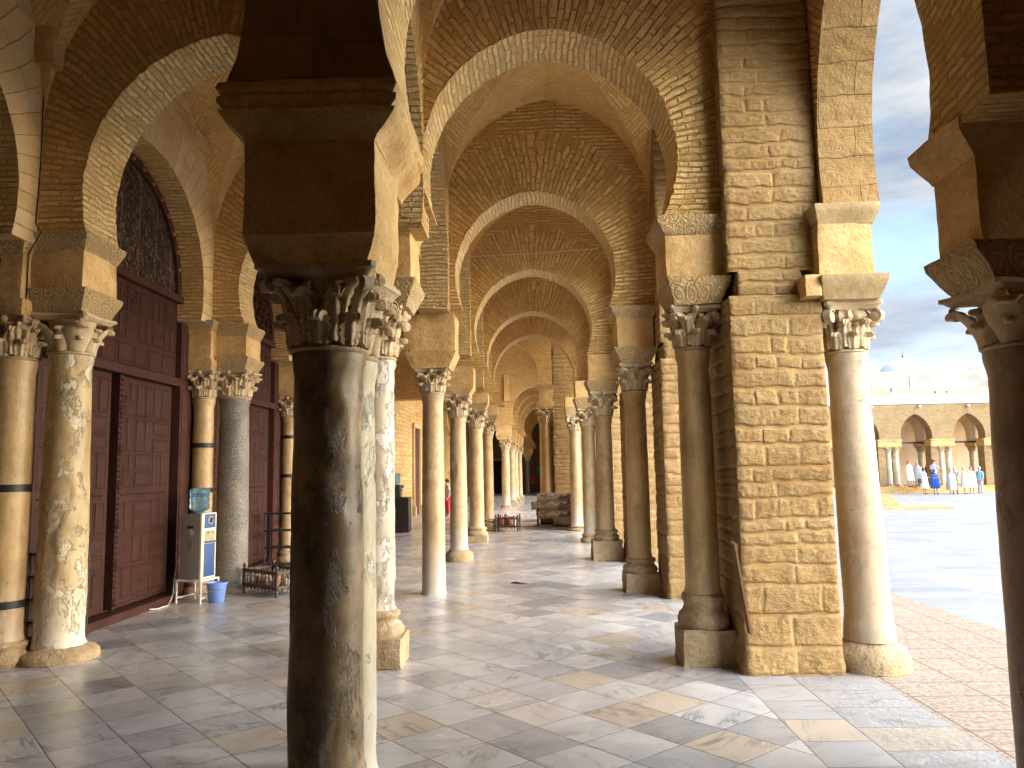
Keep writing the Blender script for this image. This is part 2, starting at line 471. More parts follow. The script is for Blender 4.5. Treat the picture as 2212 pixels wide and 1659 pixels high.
ANG = math.atan2(0.658, 0.753)        # joints run about 41 degrees off the corridor
M_TILE = tile_mat('diagonal_marble_tiles', -ANG, 0.43, 0.43, -0.153, 0.18)
M_TILE_A = tile_mat('border_marble_slabs', 0, 0.43, 0.43, -1.64 + 0.43 * 4, 0.02, (0.38, 0.38, 0.38), (0.25, 0.26, 0.28), rough=0.3)
M_TILE_B = tile_mat('threshold_marble_slabs', 0, 0.64, 0.43, -2.07 + 0.64 * 4, 0.2, (0.35, 0.355, 0.36), (0.24, 0.25, 0.27), rough=0.35, wear=0.25)
M_WORN = tile_mat('worn_tan_paving', 0, 0.55, 0.38, 0, 0, (0.34, 0.29, 0.24), (0.29, 0.25, 0.21), rough=0.6, wear=0.9, gw=0.007, vein_amt=0.2)
M_COURT = tile_mat('courtyard_marble', 0.0, 0.85, 0.48, 0, 0, (0.30, 0.308, 0.315), (0.205, 0.22, 0.24), warm_amt=0.25, rough=0.45, gw=0.006, grout=(0.34, 0.31, 0.28), vein_amt=0.25)


def paint(name, c, rough=0.5, spec=0.4, var=0.25, scale=12.0, bump=0.0, metal=0.0):
    m = Mat(name, rough, spec)
    p = m.own()
    a = m.noise(p, scale, 6, 0.7)
    cc = m.mix(var, c, m.ramp(a, [(0.3, 0.55), (0.6, 1.15)]), 'MULTIPLY')
    m.col(cc)
    m.b.inputs['Metallic'].default_value = metal
    if bump:
        m.bump(a, bump)
    return m.m


def door_mat(name, c, rough=0.55):
    m = Mat(name, rough, 0.22)
    p = m.own()
    a = m.noise(p, 3.0, 6, 0.7)
    st = m.n('ShaderNodeMapping', None, {'Vector': p, 'Scale': (1.0, 9.0, 1.0)})
    g = m.noise(st, 6.0, 6, 0.7)
    chips = m.ramp(m.noise(p, 24.0, 6, 0.8), [(0.655, 0.0), (0.69, 1.0)])
    cc = m.mix(0.6, c, m.ramp(a, [(0.3, 0.6), (0.6, 1.15)]), 'MULTIPLY')
    cc = m.mix(0.5, cc, m.ramp(g, [(0.35, 0.5), (0.6, 1.15)]), 'MULTIPLY')
    cc = m.mix(m.math('MULTIPLY', chips, 0.55), cc, (0.45, 0.33, 0.27))
    m.col(cc)
    m.bump(g, 0.002)
    return m.m


M_DOOR = door_mat('oxblood_painted_wood', (0.058, 0.021, 0.014))
M_DOORF = door_mat('oxblood_frame_wood', (0.064, 0.023, 0.016))
M_DARKWOOD = paint('dark_turned_wood', (0.045, 0.022, 0.016), 0.4, 0.5, 0.4, 20)
M_BLACK = paint('black_iron', (0.018, 0.018, 0.02), 0.5, 0.4, 0.4, 30)
M_WHITE = paint('white_enamel', (0.72, 0.71, 0.66), 0.35, 0.5, 0.18, 6)
M_CREAM = paint('cream_plastic', (0.70, 0.66, 0.50), 0.4, 0.5, 0.15, 6)
M_GREYSIDE = paint('taupe_steel_side', (0.26, 0.23, 0.205), 0.45, 0.4, 0.15, 4)
M_BLUE = paint('navy_plastic', (0.03, 0.075, 0.22), 0.35, 0.5, 0.15, 6)
M_BUCKET = paint('light_blue_plastic', (0.16, 0.29, 0.66), 0.35, 0.5, 0.1, 6)
M_STEEL = paint('bright_steel', (0.6, 0.6, 0.62), 0.3, 0.5, 0.2, 12, metal=1.0)
M_RED = paint('red_plastic', (0.55, 0.045, 0.015), 0.4, 0.5, 0.15, 6)
M_SKIN = paint('skin', (0.50, 0.29, 0.20), 0.6, 0.4, 0.1, 6)
M_HAIRD = paint('dark_hair', (0.025, 0.018, 0.014), 0.6, 0.3, 0.3, 40)
M_PLASTER = paint('whitewashed_plaster', (0.72, 0.715, 0.69), 0.9, 0.2, 0.15, 1.5)
M_GREYPL = paint('stained_grey_plaster', (0.36, 0.325, 0.29), 0.9, 0.2, 0.6, 0.7)
M_TANPL = paint('tan_plaster_coping', (0.60, 0.44, 0.27), 0.9, 0.2, 0.3, 1.0)
M_INNERPL = paint('shaded_plaster', (0.72, 0.58, 0.40), 0.9, 0.2, 0.3, 1.0)
M_VOID = paint('opening_shade', (0.02, 0.017, 0.02), 0.7, 0.2, 0.2, 2.0)  # near-black colour painting the unlit depth of gaps and openings


def bottle_mat():
    m = Mat('blue_water_bottle', 0.06, 0.5)
    m.col((0.30, 0.58, 0.80))
    m.b.inputs['Transmission Weight'].default_value = 0.82
    m.b.inputs['IOR'].default_value = 1.3
    return m.m


M_BOTTLE = bottle_mat()


def wood_carving_mat():
    m = Mat('dark_carved_cedar', 0.75, 0.3)
    p = m.own()
    sp = m.t.nodes.new('ShaderNodeSeparateXYZ')
    m.t.links.new(m.uv, sp.inputs[0])
    panel = m.math('FRACT', m.math('DIVIDE', sp.outputs[0], 0.46))
    edge = m.math('LESS_THAN', m.math('MINIMUM', panel, m.math('SUBTRACT', 1.0, panel)), 0.045)
    v1 = m.n('ShaderNodeTexVoronoi', {'distance': 'CHEBYCHEV'}, {'Vector': m.n('ShaderNodeMapping', None, {'Vector': m.uv, 'Scale': (1.5, 1.0, 1)}), 'Scale': 13.0, 'Randomness': 0.6})
    v2 = m.n('ShaderNodeTexVoronoi', None, {'Vector': m.uv, 'Scale': 24.0})
    rg = m.math('SINE', m.math('MULTIPLY', v1, 26.0))
    h = m.math('ADD', m.math('MULTIPLY', rg, 0.5), m.math('MULTIPLY', v2, 0.9))
    h = m.math('ADD', h, m.math('MULTIPLY', edge, 0.9))
    c = m.mix(m.ramp(h, [(0.1, 0.0), (0.9, 1.0)]), (0.022, 0.012, 0.008), (0.12, 0.075, 0.05))
    c = m.mix(0.6, c, m.ramp(m.noise(p, 2.0, 5, 0.7), [(0.3, 0.6), (0.65, 1.4)]), 'MULTIPLY')
    m.col(c)
    m.bump(h, 0.02)
    return m.m


M_CARVEWOOD = wood_carving_mat()


# ------------------------------------------------------------------ mesh helpers
class MB:
    def __init__(s):
        s.v, s.f, s.uv, s.mi = [], [], [], []

    def add(s, co):
        s.v.append(tuple(co))
        return len(s.v) - 1

    def face(s, idx, uv=None, mi=0):
        s.f.append(tuple(idx))
        s.uv.append(uv)
        s.mi.append(mi)

    def grid(s, rows, closed=False, uvs=None, mi=0, flip=False):
        """rows: list of lists of points; faces between neighbours"""
        ids = [[s.add(p) for p in r] for r in rows]
        for i in range(len(ids) - 1):
            a, b = ids[i], ids[i + 1]
            m = len(a)
            for j in range(m if closed else m - 1):
                k = (j + 1) % m
                q = (a[j], a[k], b[k], b[j])
                u = None
                if uvs:
                    kk = j + 1
                    u = (uvs[i][j], uvs[i][kk], uvs[i + 1][kk], uvs[i + 1][j])
                if flip:
                    q = q[::-1]
                    u = u[::-1] if u else None
                s.face(q, u, mi)
        return ids

    def box(s, c, h, mi=0, rz=0.0, taper=0.0):
        cx, cy, cz = c
        hx, hy, hz = h
        co, si = math.cos(rz), math.sin(rz)
        ids = []
        for z in (-1, 1):
            k = 1.0 - (taper if z > 0 else 0.0)
            for x, y in ((-1, -1), (1, -1), (1, 1), (-1, 1)):
                X, Y = x * hx * k, y * hy * k
                ids.append(s.add((cx + X * co - Y * si, cy + X * si + Y * co, cz + z * hz)))
        a = ids
        for q in ((3, 2, 1, 0), (4, 5, 6, 7), (0, 1, 5, 4), (1, 2, 6, 5), (2, 3, 7, 6), (3, 0, 4, 7)):
            s.face([a[i] for i in q], None, mi)

    def lathe(s, prof, n=24, c=(0, 0, 0), mi=0, cap=True, sx=1.0, sy=1.0, fn=None, rot=None):
        rows = []
        for (r, z) in prof:
            row = []
            for i in range(n):
                a = 2 * PI * i / n
                rr = r
                if fn:
                    rr = r + fn(a, z, r)
                p = Vector((rr * math.cos(a) * sx, rr * math.sin(a) * sy, z))
                if rot:
                    p = rot @ p
                row.append((p.x + c[0], p.y + c[1], p.z + c[2]))
            rows.append(row)
        per = 2 * PI * max(p[0] for p in prof)
        uvs = []
        L = 0.0
        for k, (r, z) in enumerate(prof):
            if k:
                L += math.hypot(r - prof[k - 1][0], z - prof[k - 1][1])
            uvs.append([(per * i / n, L) for i in range(n + 1)])
        ids = s.grid(rows, True, uvs, mi)
        if cap:
            s.face(ids[0][::-1], None, mi)
            s.face(ids[-1], None, mi)
        return ids

    def tube(s, pts, r, n=8, mi=0):
        rows = []
        N = len(pts)
        for k, p in enumerate(pts):
            p = Vector(p)
            a = Vector(pts[max(k - 1, 0)])
            b = Vector(pts[min(k + 1, N - 1)])
            d = (b - a).normalized()
            up = Vector((0, 0, 1)) if abs(d.z) < 0.9 else Vector((1, 0, 0))
            x = d.cross(up).normalized()
            y = d.cross(x).normalized()
            rr = r[k] if isinstance(r, (list, tuple)) else r
            rows.append([tuple(p + x * rr * math.cos(2 * PI * i / n) + y * rr * math.sin(2 * PI * i / n)) for i in range(n)])
        ids = s.grid(rows, True, None, mi)
        s.face(ids[0][::-1], None, mi)
        s.face(ids[-1], None, mi)

    def xform(s, mat, start=0):
        for i in range(start, len(s.v)):
            s.v[i] = tuple(mat @ Vector(s.v[i]))

    def jitter(s, amp, freq, seed=0.0, fine=0.0):
        o = Vector((seed * 3.1, seed * 1.7, seed * 2.3))
        for i, p in enumerate(s.v):
            p = Vector(p)
            n = mnoise.noise_vector((p + o) * freq)
            q = p + n * amp
            if fine:
                q += mnoise.noise_vector((p + o) * freq * 4.1) * fine
            s.v[i] = tuple(q)

    def build(s, name, mats, parent=None, origin=None, smooth=35, weld=False, at=None, **props):
        me = bpy.data.meshes.new(name)
        v = s.v
        if origin is not None:
            o = Vector(origin)
            v = [tuple(Vector(p) - o) for p in s.v]
        me.from_pydata(v, [], s.f)
        ul = me.uv_layers.new(name='UVMap')
        data = [0.0] * (len(me.loops) * 2)
        k = 0
        for pi, po in enumerate(me.polygons):
            u = s.uv[pi]
            if u is None:
                nrm = po.normal
                ax = max(range(3), key=lambda t: abs(nrm[t]))
            for j, vi in enumerate(po.vertices):
                if u is not None:
                    a, b = u[j]
                else:
                    q = s.v[vi]
                    a, b = ((q[1], q[2]), (q[0], q[2]), (q[0], q[1]))[ax]
                data[k] = a
                data[k + 1] = b
                k += 2
        ul.data.foreach_set('uv', data)
        if not isinstance(mats, (list, tuple)):
            mats = [mats]
        for m in mats:
            me.materials.append(m)
        me.polygons.foreach_set('material_index', s.mi)
        if smooth:
            bm = bmesh.new()
            bm.from_mesh(me)
            if weld:
                bmesh.ops.remove_doubles(bm, verts=bm.verts, dist=0.0004)
            bm.normal_update()
            lim = R(smooth)
            for f in bm.faces:
                f.smooth = True
            for e in bm.edges:
                if len(e.link_faces) == 2:
                    e.smooth = e.calc_face_angle(0) < lim
                else:
                    e.smooth = False
            bm.to_mesh(me)
            bm.free()
        me.update()
        ob = bpy.data.objects.new(name, me)
        COL.objects.link(ob)
        if origin is not None:
            ob.location = origin
        if at is not None:
            ob.location = at
        if getattr(s, 'vc', None):
            ca = me.color_attributes.new('stone', 'FLOAT_COLOR', 'POINT')
            fl = []
            for q in s.vc:
                fl += [q[0], q[1], 0.0, 1.0]
            ca.data.foreach_set('color', fl)
        if parent is not None:
            ob.parent = parent
        for k_, v_ in props.items():
            ob[k_] = v_
        return ob


def thing(name, label, cat, loc=(0, 0, 0), rz=0.0, group=None):
    o = bpy.data.objects.new(name, None)
    o.empty_display_size = 0.2
    COL.objects.link(o)
    o.location = loc
    o.rotation_euler = (0, 0, rz)
    o['label'] = label
    o['category'] = cat
    if group:
        o['group'] = group
    return o


def dup(root, loc, rz=0.0, label=None, scale=None):
    r = root.copy()
    COL.objects.link(r)
    r.location = loc
    r.rotation_euler = (0, 0, rz)
    if scale:
        r.scale = scale
    if label:
        r['label'] = label
    for ch in list(root.children):
        c = ch.copy()
        COL.objects.link(c)
        c.parent = r
        for g in list(ch.children):
            d = g.copy()
            COL.objects.link(d)
            d.parent = c
    return r


def rounded_rows(hx, hy, step):
    """perimeter points of a rectangle, counter-clockwise"""
    pts = []
    nx = max(2, int(2 * hx / step))
    ny = max(2, int(2 * hy / step))
    for i in range(nx):
        pts.append((-1 + 2 * i / nx, -1))
    for i in range(ny):
        pts.append((1, -1 + 2 * i / ny))
    for i in range(nx):
        pts.append((1 - 2 * i / nx, 1))
    for i in range(ny):
        pts.append((-1, 1 - 2 * i / ny))
    return pts


def stack(mb, levels, c=(0, 0), step=0.06, dz=0.06, rnd=0.012, mi=0):
    """moulded block: levels = [(z, hx, hy)], walls subdivided, corners slightly rounded"""
    hx0 = max(l[1] for l in levels)
    hy0 = max(l[2] for l in levels)
    per = rounded_rows(hx0, hy0, step)
    zs = []
    for a, b in zip(levels, levels[1:]):
        n = max(1, int(abs(b[0] - a[0]) / dz + 0.5))
        for i in range(n):
            t = i / n
            zs.append(tuple(a[k] + (b[k] - a[k]) * t for k in range(3)))
    zs.append(levels[-1])
    rows, uvs = [], []
    for z, hx, hy in zs:
        row = []
        for (u, v) in per:
            x, y = u * hx, v * hy
            qx = max(-hx + rnd, min(hx - rnd, x))
            qy = max(-hy + rnd, min(hy - rnd, y))
            dx, dy = x - qx, y - qy
            d = math.hypot(dx, dy)
            if d > 1e-6 and dx and dy:
                x, y = qx + dx / d * rnd, qy + dy / d * rnd
            row.append((c[0] + x, c[1] + y, z))
        rows.append(row)
        L = [0.0]
        for j in range(len(per)):
            a, b = per[j], per[(j + 1) % len(per)]
            L.append(L[-1] + math.hypot((a[0] - b[0]) * hx0, (a[1] - b[1]) * hy0))
        uvs.append([(l, z) for l in L])
    ids = mb.grid(rows, True, uvs, mi)
    mb.face(ids[0][::-1], None, mi)
    mb.face(ids[-1], None, mi)
    return mb


# ------------------------------------------------------------------ capitals, bases, shafts
def leaf(mb, ang, r0, z0, h, w, out, curl, ribs=3, flat=False, thick=0.012):
    """one acanthus leaf hugging the bell, its tip curling out and down"""
    nu, nv = 13, 14
    rows = []
    for j in range(nv + 1):
        t = j / nv
        if t < 0.66:
            z = z0 + h * (t / 0.66) * 0.92
            rr = out * (t / 0.66) ** 2 * 0.5
        else:
            a = (t - 0.66) / 0.34 * PI * 1.15
            z = z0 + h * 0.92 + curl * math.sin(a)
            rr = out * 0.5 + curl * 1.1 * (1 - math.cos(a))
        ww = w * (0.78 + 0.42 * math.sin(min(1, t / 0.72) * PI)) * (1.0 if t < 0.66 else max(0.34, 1 - (t - 0.66) * 1.7))
        row = []
        for i in range(nu + 1):
            s = i / nu * 2 - 1
            rib = 0.0 if flat else (math.cos(s * PI * ribs + 0.6 * abs(s) * math.sin(t * 19)) * 0.5 + 0.5) * r0 * 0.10
            lob = 1.0 if flat else 1.0 + 0.20 * math.sin(t * 31)
            a = ang + s * ww * lob / max(r0, 0.05) * 0.5
            bulge = (1 - s * s) * r0 * 0.15 - abs(s) ** 3 * r0 * 0.05
            r = r0 + thick + rr + rib + bulge
            row.append((r * math.cos(a), r * math.sin(a), z))
        rows.append(row)
    mb.grid(rows, False)
    inner = [[(p[0] * 0.90, p[1] * 0.90, p[2] - (0.008 if k > 8 else 0)) for p in r] for k, r in enumerate(rows)]
    mb.grid(inner, False, flip=True)
    for side in (0, -1):
        mb.grid([[r[side] for r in rows], [r[side] for r in inner]], False, flip=(side == 0))
    mb.grid([rows[-1], inner[-1]], False)


def volute(mb, ang, rad, z, size, width):
    """scroll at the abacus corner, axis across the diagonal"""
    d = Vector((math.cos(ang), math.sin(ang), 0))
    t = Vector((-math.sin(ang), math.cos(ang), 0))
    c = d * rad + Vector((0, 0, z))
    n = 26
    rows = []
    turns = 1.6
    for i in range(n + 1):
        k = i / n
        a = PI * 0.75 - k * turns * 2 * PI
        rr = size * (1 - 0.72 * k)
        p = c + d * rr * math.cos(a) + Vector((0, 0, rr * math.sin(a)))
        q = c + d * (rr - size * 0.2) * math.cos(a) + Vector((0, 0, (rr - size * 0.2) * math.sin(a)))
        e = width * (1 - 0.25 * k)
        rows.append([tuple(p - t * e), tuple(p + t * e), tuple(q + t * e * 1.1), tuple(q - t * e * 1.1)])
    mb.grid(rows, True)
    # solid eye
    eye = []
    for sgn, k in ((-1.25, 0.0), (-1.25, 0.3), (-0.95, 0.62), (0.95, 0.62), (1.25, 0.3), (1.25, 0.0)):
        eye.append([tuple(c + t * width * sgn * 0.85 + (d * math.cos(2 * PI * i / 12) + Vector((0, 0, math.sin(2 * PI * i / 12)))) * size * k) for i in range(12)])
    mb.grid(eye, True)


def abacus(mb, w, z0, z1, dip=0.16):
    def ring(z, k):
        pts = []
        for q in range(4):
            g = q * PI / 2
            for i in range(9):
                e = i / 8 * 2 - 1
                al = e * w * k * 0.93
                de = w * k - dip * w * (1 - e * e)
                pts.append((de * math.cos(g) - al * math.sin(g), de * math.sin(g) + al * math.cos(g), z))
        return pts
    rows = [ring(z0, 0.86), ring(z0 + (z1 - z0) * 0.35, 0.93), ring(z0 + (z1 - z0) * 0.5, 0.97), ring(z0 + (z1 - z0) * 0.55, 1.0), ring(z1, 1.0)]
    ids = mb.grid(rows, True)
    mb.face(ids[-1])
    mb.face(ids[0][::-1])


def capital_mb(r0, w, h, style='corinthian', seed=0):
    mb = MB()
    zt = h * 0.86
    # bell with a cabled ring at its foot
    prof = [(r0 * 1.0, 0), (r0 * 1.12, 0.004), (r0 * 1.17, 0.016), (r0 * 1.12, 0.030), (r0 * 0.97, 0.036)]
    for i in range(9):
        t = i / 8
        prof.append((r0 * (0.93 + 0.12 * t + (0.5 * max(0, t - 0.6) ** 1.5)), 0.038 + (zt - 0.038) * t))
    mb.lathe(prof, 48, fn=lambda a, z, r: 0.006 * math.cos(a * 22 + z * 90) if 0.003 < z < 0.032 else 0.0)
    cu = h * 0.068
    if style == 'corinthian':
        for k in range(8):
            leaf(mb, k * PI / 4 + PI / 8, r0 * 0.97, 0.05, h * 0.60, r0 * 0.62, h * 0.16, cu)
        for k in range(8):
            leaf(mb, k * PI / 4, r0 * 0.98, 0.034, h * 0.33, r0 * 0.66, h * 0.11, cu)
        for q in range(4):
            a = PI / 4 + q * PI / 2
            leaf(mb, a - 0.17, r0 * 1.0, h * 0.46, h * 0.34, r0 * 0.34, w * 0.62, h * 0.05, 1)
            leaf(mb, a + 0.17, r0 * 1.0, h * 0.46, h * 0.34, r0 * 0.34, w * 0.62, h * 0.05, 1)
            volute(mb, a, w * 1.14, h * 0.745, h * 0.105, h * 0.07)
            b = q * PI / 2
            volute(mb, b - 0.28, r0 * 1.30, h * 0.76, h * 0.062, h * 0.05)
            volute(mb, b + 0.28, r0 * 1.30, h * 0.76, h * 0.062, h * 0.05)
            mb.lathe([(0.001, -0.03), (h * 0.06, -0.024), (h * 0.085, 0.0), (h * 0.05, 0.028), (0.001, 0.034)], 12,
                     (w * 0.90 * math.cos(b), w * 0.90 * math.sin(b), h * 0.93), rot=Matrix.Rotation(b, 3, 'Z') @ Matrix.Rotation(PI / 2, 3, 'Y'), cap=False)
    elif style == 'composite':
        for k in range(8):
            leaf(mb, k * PI / 4 + PI / 8, r0 * 0.97, 0.05, h * 0.50, r0 * 0.62, h * 0.10, cu)
        for k in range(8):
            leaf(mb, k * PI / 4, r0 * 0.98, 0.034, h * 0.30, r0 * 0.64, h * 0.07, cu * 0.8)
        mb.lathe([(r0 * 1.05, h * 0.60), (r0 * 1.34, h * 0.66), (r0 * 1.42, h * 0.72), (r0 * 1.34, h * 0.79), (r0 * 1.2, h * 0.84)], 60,
                 fn=lambda a, z, r: 0.014 * math.cos(a * 18))
        for q in range(4):
            volute(mb, PI / 4 + q * PI / 2, w * 1.12, h * 0.70, h * 0.17, h * 0.075)
    elif style == 'plain':
        for k in range(8):
            leaf(mb, k * PI / 4, r0 * 0.98, 0.03, h * 0.34, r0 * 0.66, h * 0.09, h * 0.065, 1, True)
        for q in range(4):
            a = PI / 4 + q * PI / 2
            leaf(mb, a, r0 * 1.0, h * 0.08, h * 0.64, r0 * 0.95, w * 0.70, h * 0.075, 1, True)
            leaf(mb, a - PI / 4, r0 * 1.0, h * 0.16, h * 0.50, r0 * 0.7, h * 0.12, h * 0.06, 1, True)
            volute(mb, a, w * 1.12, h * 0.76, h * 0.09, h * 0.07)
    abacus(mb, w, zt - 0.004, h)
    mb.jitter(0.003, 9.0, seed, 0.002)
    return mb


_shaft_cache = {}


def shaft_mb(rb, rt, h, seed=0, rough=0.004, chips=0.0, lean=(0, 0), foot=0.0):
    mb = MB()
    prof = []
    ez = [0, 0.02, 0.05, 0.052]
    n = int(h / 0.045)
    for i in range(n + 1):
        t = i / n
        z = h * t
        r = rb + (rt - rb) * t + (rb * 0.03) * math.sin(t * PI)
        if z < 0.055:
            r += 0.018 * (1 - z / 0.055)
        if z > h - 0.05:
            r += 0.020
        elif z > h - 0.095:
            r += 0.008
        if foot and z < foot:
            r += 0.03 * (1 - z / foot) * math.sin(z * 13)
        prof.append((r, z))
    o = Vector((seed * 7.3, seed * 2.9, seed * 5.1))

    def fn(a, z, r):
        p = Vector((math.cos(a) * r, math.sin(a) * r, z))
        d = mnoise.noise((p + o) * 3.0) * rough + mnoise.noise((p + o) * 14.0) * rough * 0.4
        if chips:
            k = mnoise.noise(Vector((p.x * 3.2, p.y * 3.2, p.z * 1.7)) + o * 2)
            if k > 0.42 - 0.3 * chips:
                d -= 0.010 + 0.009 * abs(mnoise.noise((p + o) * 20.0))
            if z > h - 0.3 or z < 0.25:
                k2 = mnoise.noise((p + o) * 6.0)
                if k2 > 0.15:
                    d -= 0.012 * chips
        return d
    mb.lathe(prof, 56, fn=fn)
    if lean != (0, 0):
        for i, p in enumerate(mb.v):
            t = p[2] / h
            mb.v[i] = (p[0] + lean[0] * t, p[1] + lean[1] * t, p[2])
    return mb


def base_mb(r, style='attic', plinth=0.0, pw=None, seed=0, ph=0.1, hgt=0.16):
    mb = MB()
    z = 0.0
    if plinth:
        pw = pw or r * 1.5
        stack(mb, [(0, pw, pw), (plinth * 0.5, pw * 0.99, pw * 0.99), (plinth, pw * 0.97, pw * 0.97)], step=0.05, dz=0.05, rnd=0.02)
        z = plinth
    if style == 'attic':
        k = hgt
        prof = [(r * 1.42, z), (r * 1.50, z + 0.15 * k), (r * 1.52, z + 0.28 * k), (r * 1.44, z + 0.42 * k), (r * 1.28, z + 0.48 * k), (r * 1.17, z + 0.60 * k),
                (r * 1.20, z + 0.70 * k), (r * 1.30, z + 0.76 * k), (r * 1.32, z + 0.86 * k), (r * 1.24, z + 0.95 * k), (r * 1.05, z + k)]
    elif style == 'flat':
        k = hgt
        prof = [(r * 1.6, z), (r * 1.62, z + 0.4 * k), (r * 1.5, z + 0.7 * k), (r * 1.2, z + 0.85 * k), (r * 1.05, z + k)]
    else:
        k = hgt
        prof = [(r * 1.1, z), (r * 1.1, z + k)]
    mb.lathe(prof, 40)
    mb.jitter(0.012 if not plinth else 0.02, 5.0, seed, 0.006)
    return mb, z + k


COLS = []


def column(x, y, label, name='marble_column', base=('attic', 0.10, 0.0, 0.16), rb=0.165, rt=0.15, captop=3.15, caph=0.37, capw=0.24,
           shaft_m=None, cap_m=None, style='corinthian', seed=0, chips=0.0, rough=0.004, impost=None, straps=None, rz=0.0, z0=0.0,
           lean=(0, 0), base_m=None, foot=0.0, group=None, cat='column'):
    """base = (style, plinth height, plinth half width, base height); impost = list of (name, material, levels, offset)"""
    t = thing(name, label, cat, (x, y, z0), 0.0, group)
    bz = 0.0
    if base:
        b, bz = base_mb(rb, base[0], base[1], base[2] or None, seed, hgt=base[3])
        b.build('base', base_m or M_BASE, t, smooth=50)
    sh = shaft_mb(rb, rt, captop - caph - bz + 0.002, seed, rough, chips, lean, foot)
    sh.xform(Matrix.Translation((0, 0, bz - 0.002)))
    sh.build('shaft', shaft_m or M_HONEY, t, smooth=60)
    c = capital_mb(rt, capw, caph, style, seed)
    c.xform(Matrix.Translation((lean[0], lean[1], captop - caph)) @ Matrix.Rotation(rz, 4, 'Z'))
    c.build('capital', cap_m or M_CAP, t, smooth=50)
    for k, (nm, mt, lv, off) in enumerate(impost or []):
        mb = MB()
        stack(mb, lv, off, 0.05, 0.05)
        mb.jitter(0.010, 4.0, seed + k * 1.3, 0.004)
        mb.build(nm, mt, t, smooth=40)
    for z in straps or []:
        mb = MB()
        rr = rb + (rt - rb) * (z / captop) + 0.012
        mb.lathe([(rr - 0.006, z - 0.035), (rr, z - 0.035), (rr, z + 0.035), (rr - 0.006, z + 0.035)], 40, cap=False)
        mb.box((-rr * 0.2 - 0.0, rr + 0.05, z), (0.012, 0.06, 0.03))
        mb.build('iron_strap', M_BLACK, t)
    return t


def std_impost(hx, hy, cap=3.15, spring=3.95, off=(0, 0), m1=None, m2=None, m3=None, carve=0.21, corn=0.15):
    """carved slab, plain block, cornice; hx, hy = half sizes of the block"""
    z1 = cap + carve
    z2 = spring - corn
    return [('impost_slab', m1 or M_CARVED, [(cap + 0.001, hx * 0.84, hy * 0.84), (cap + 0.02, hx * 0.86, hy * 0.86), (z1 - 0.05, hx + 0.035, hy + 0.035), (z1 - 0.012, hx + 0.05, hy + 0.05), (z1, hx + 0.05, hy + 0.05)], off),
            ('impost_block', m2 or M_STONE, [(z1 - 0.003, hx, hy), (z2 + 0.003, hx * 0.99, hy * 0.99)], off),
            ('cornice', m3 or M_CARVED2, [(z2, hx, hy), (z2 + 0.02, hx + 0.01, hy + 0.01), (spring - 0.04, hx + 0.075, hy + 0.075), (spring, hx + 0.085, hy + 0.085), (spring + 0.012, hx + 0.05, hy + 0.05)], off)]


# ------------------------------------------------------------------ arches
def arch_profile(c, rx, zc, apex, sl, sr, n=64, zcr=None):
    """points (u, z, nu, nz) from left springing to right, horseshoe below the centre"""
    out = []
    for side in (-1, 1):
        zz = zc if side < 0 else (zcr if zcr is not None else zc)
        sp = sl if side < 0 else sr
        rz = apex - zz
        pts = []
        if rz >= rx:
            e = (rz * rz - rx * rx) / (2 * rx)
            rad = rx + e
            top = math.atan2(rz, e)
        else:
            e, rad, top = 0.0, rx, PI / 2
        kz = 1.0 if rz >= rx else rz / rx
        dz = min(max(0.0, zz - sp) / kz, rad * 0.7)
        low = -math.asin(dz / rad)
        for i in range(n // 2 + 1):
            a = low + (top - low) * i / (n // 2)
            u = -e + rad * math.cos(a)
            z = zz + kz * rad * math.sin(a)
            nu, nz = math.cos(a), math.sin(a)
            if nz < 0:
                nu, nz = 1.0, 0.0
            pts.append((c + side * u, z, side * nu, nz))
        out.append(pts)
    left, right = out
    return left + right[::-1][1:]


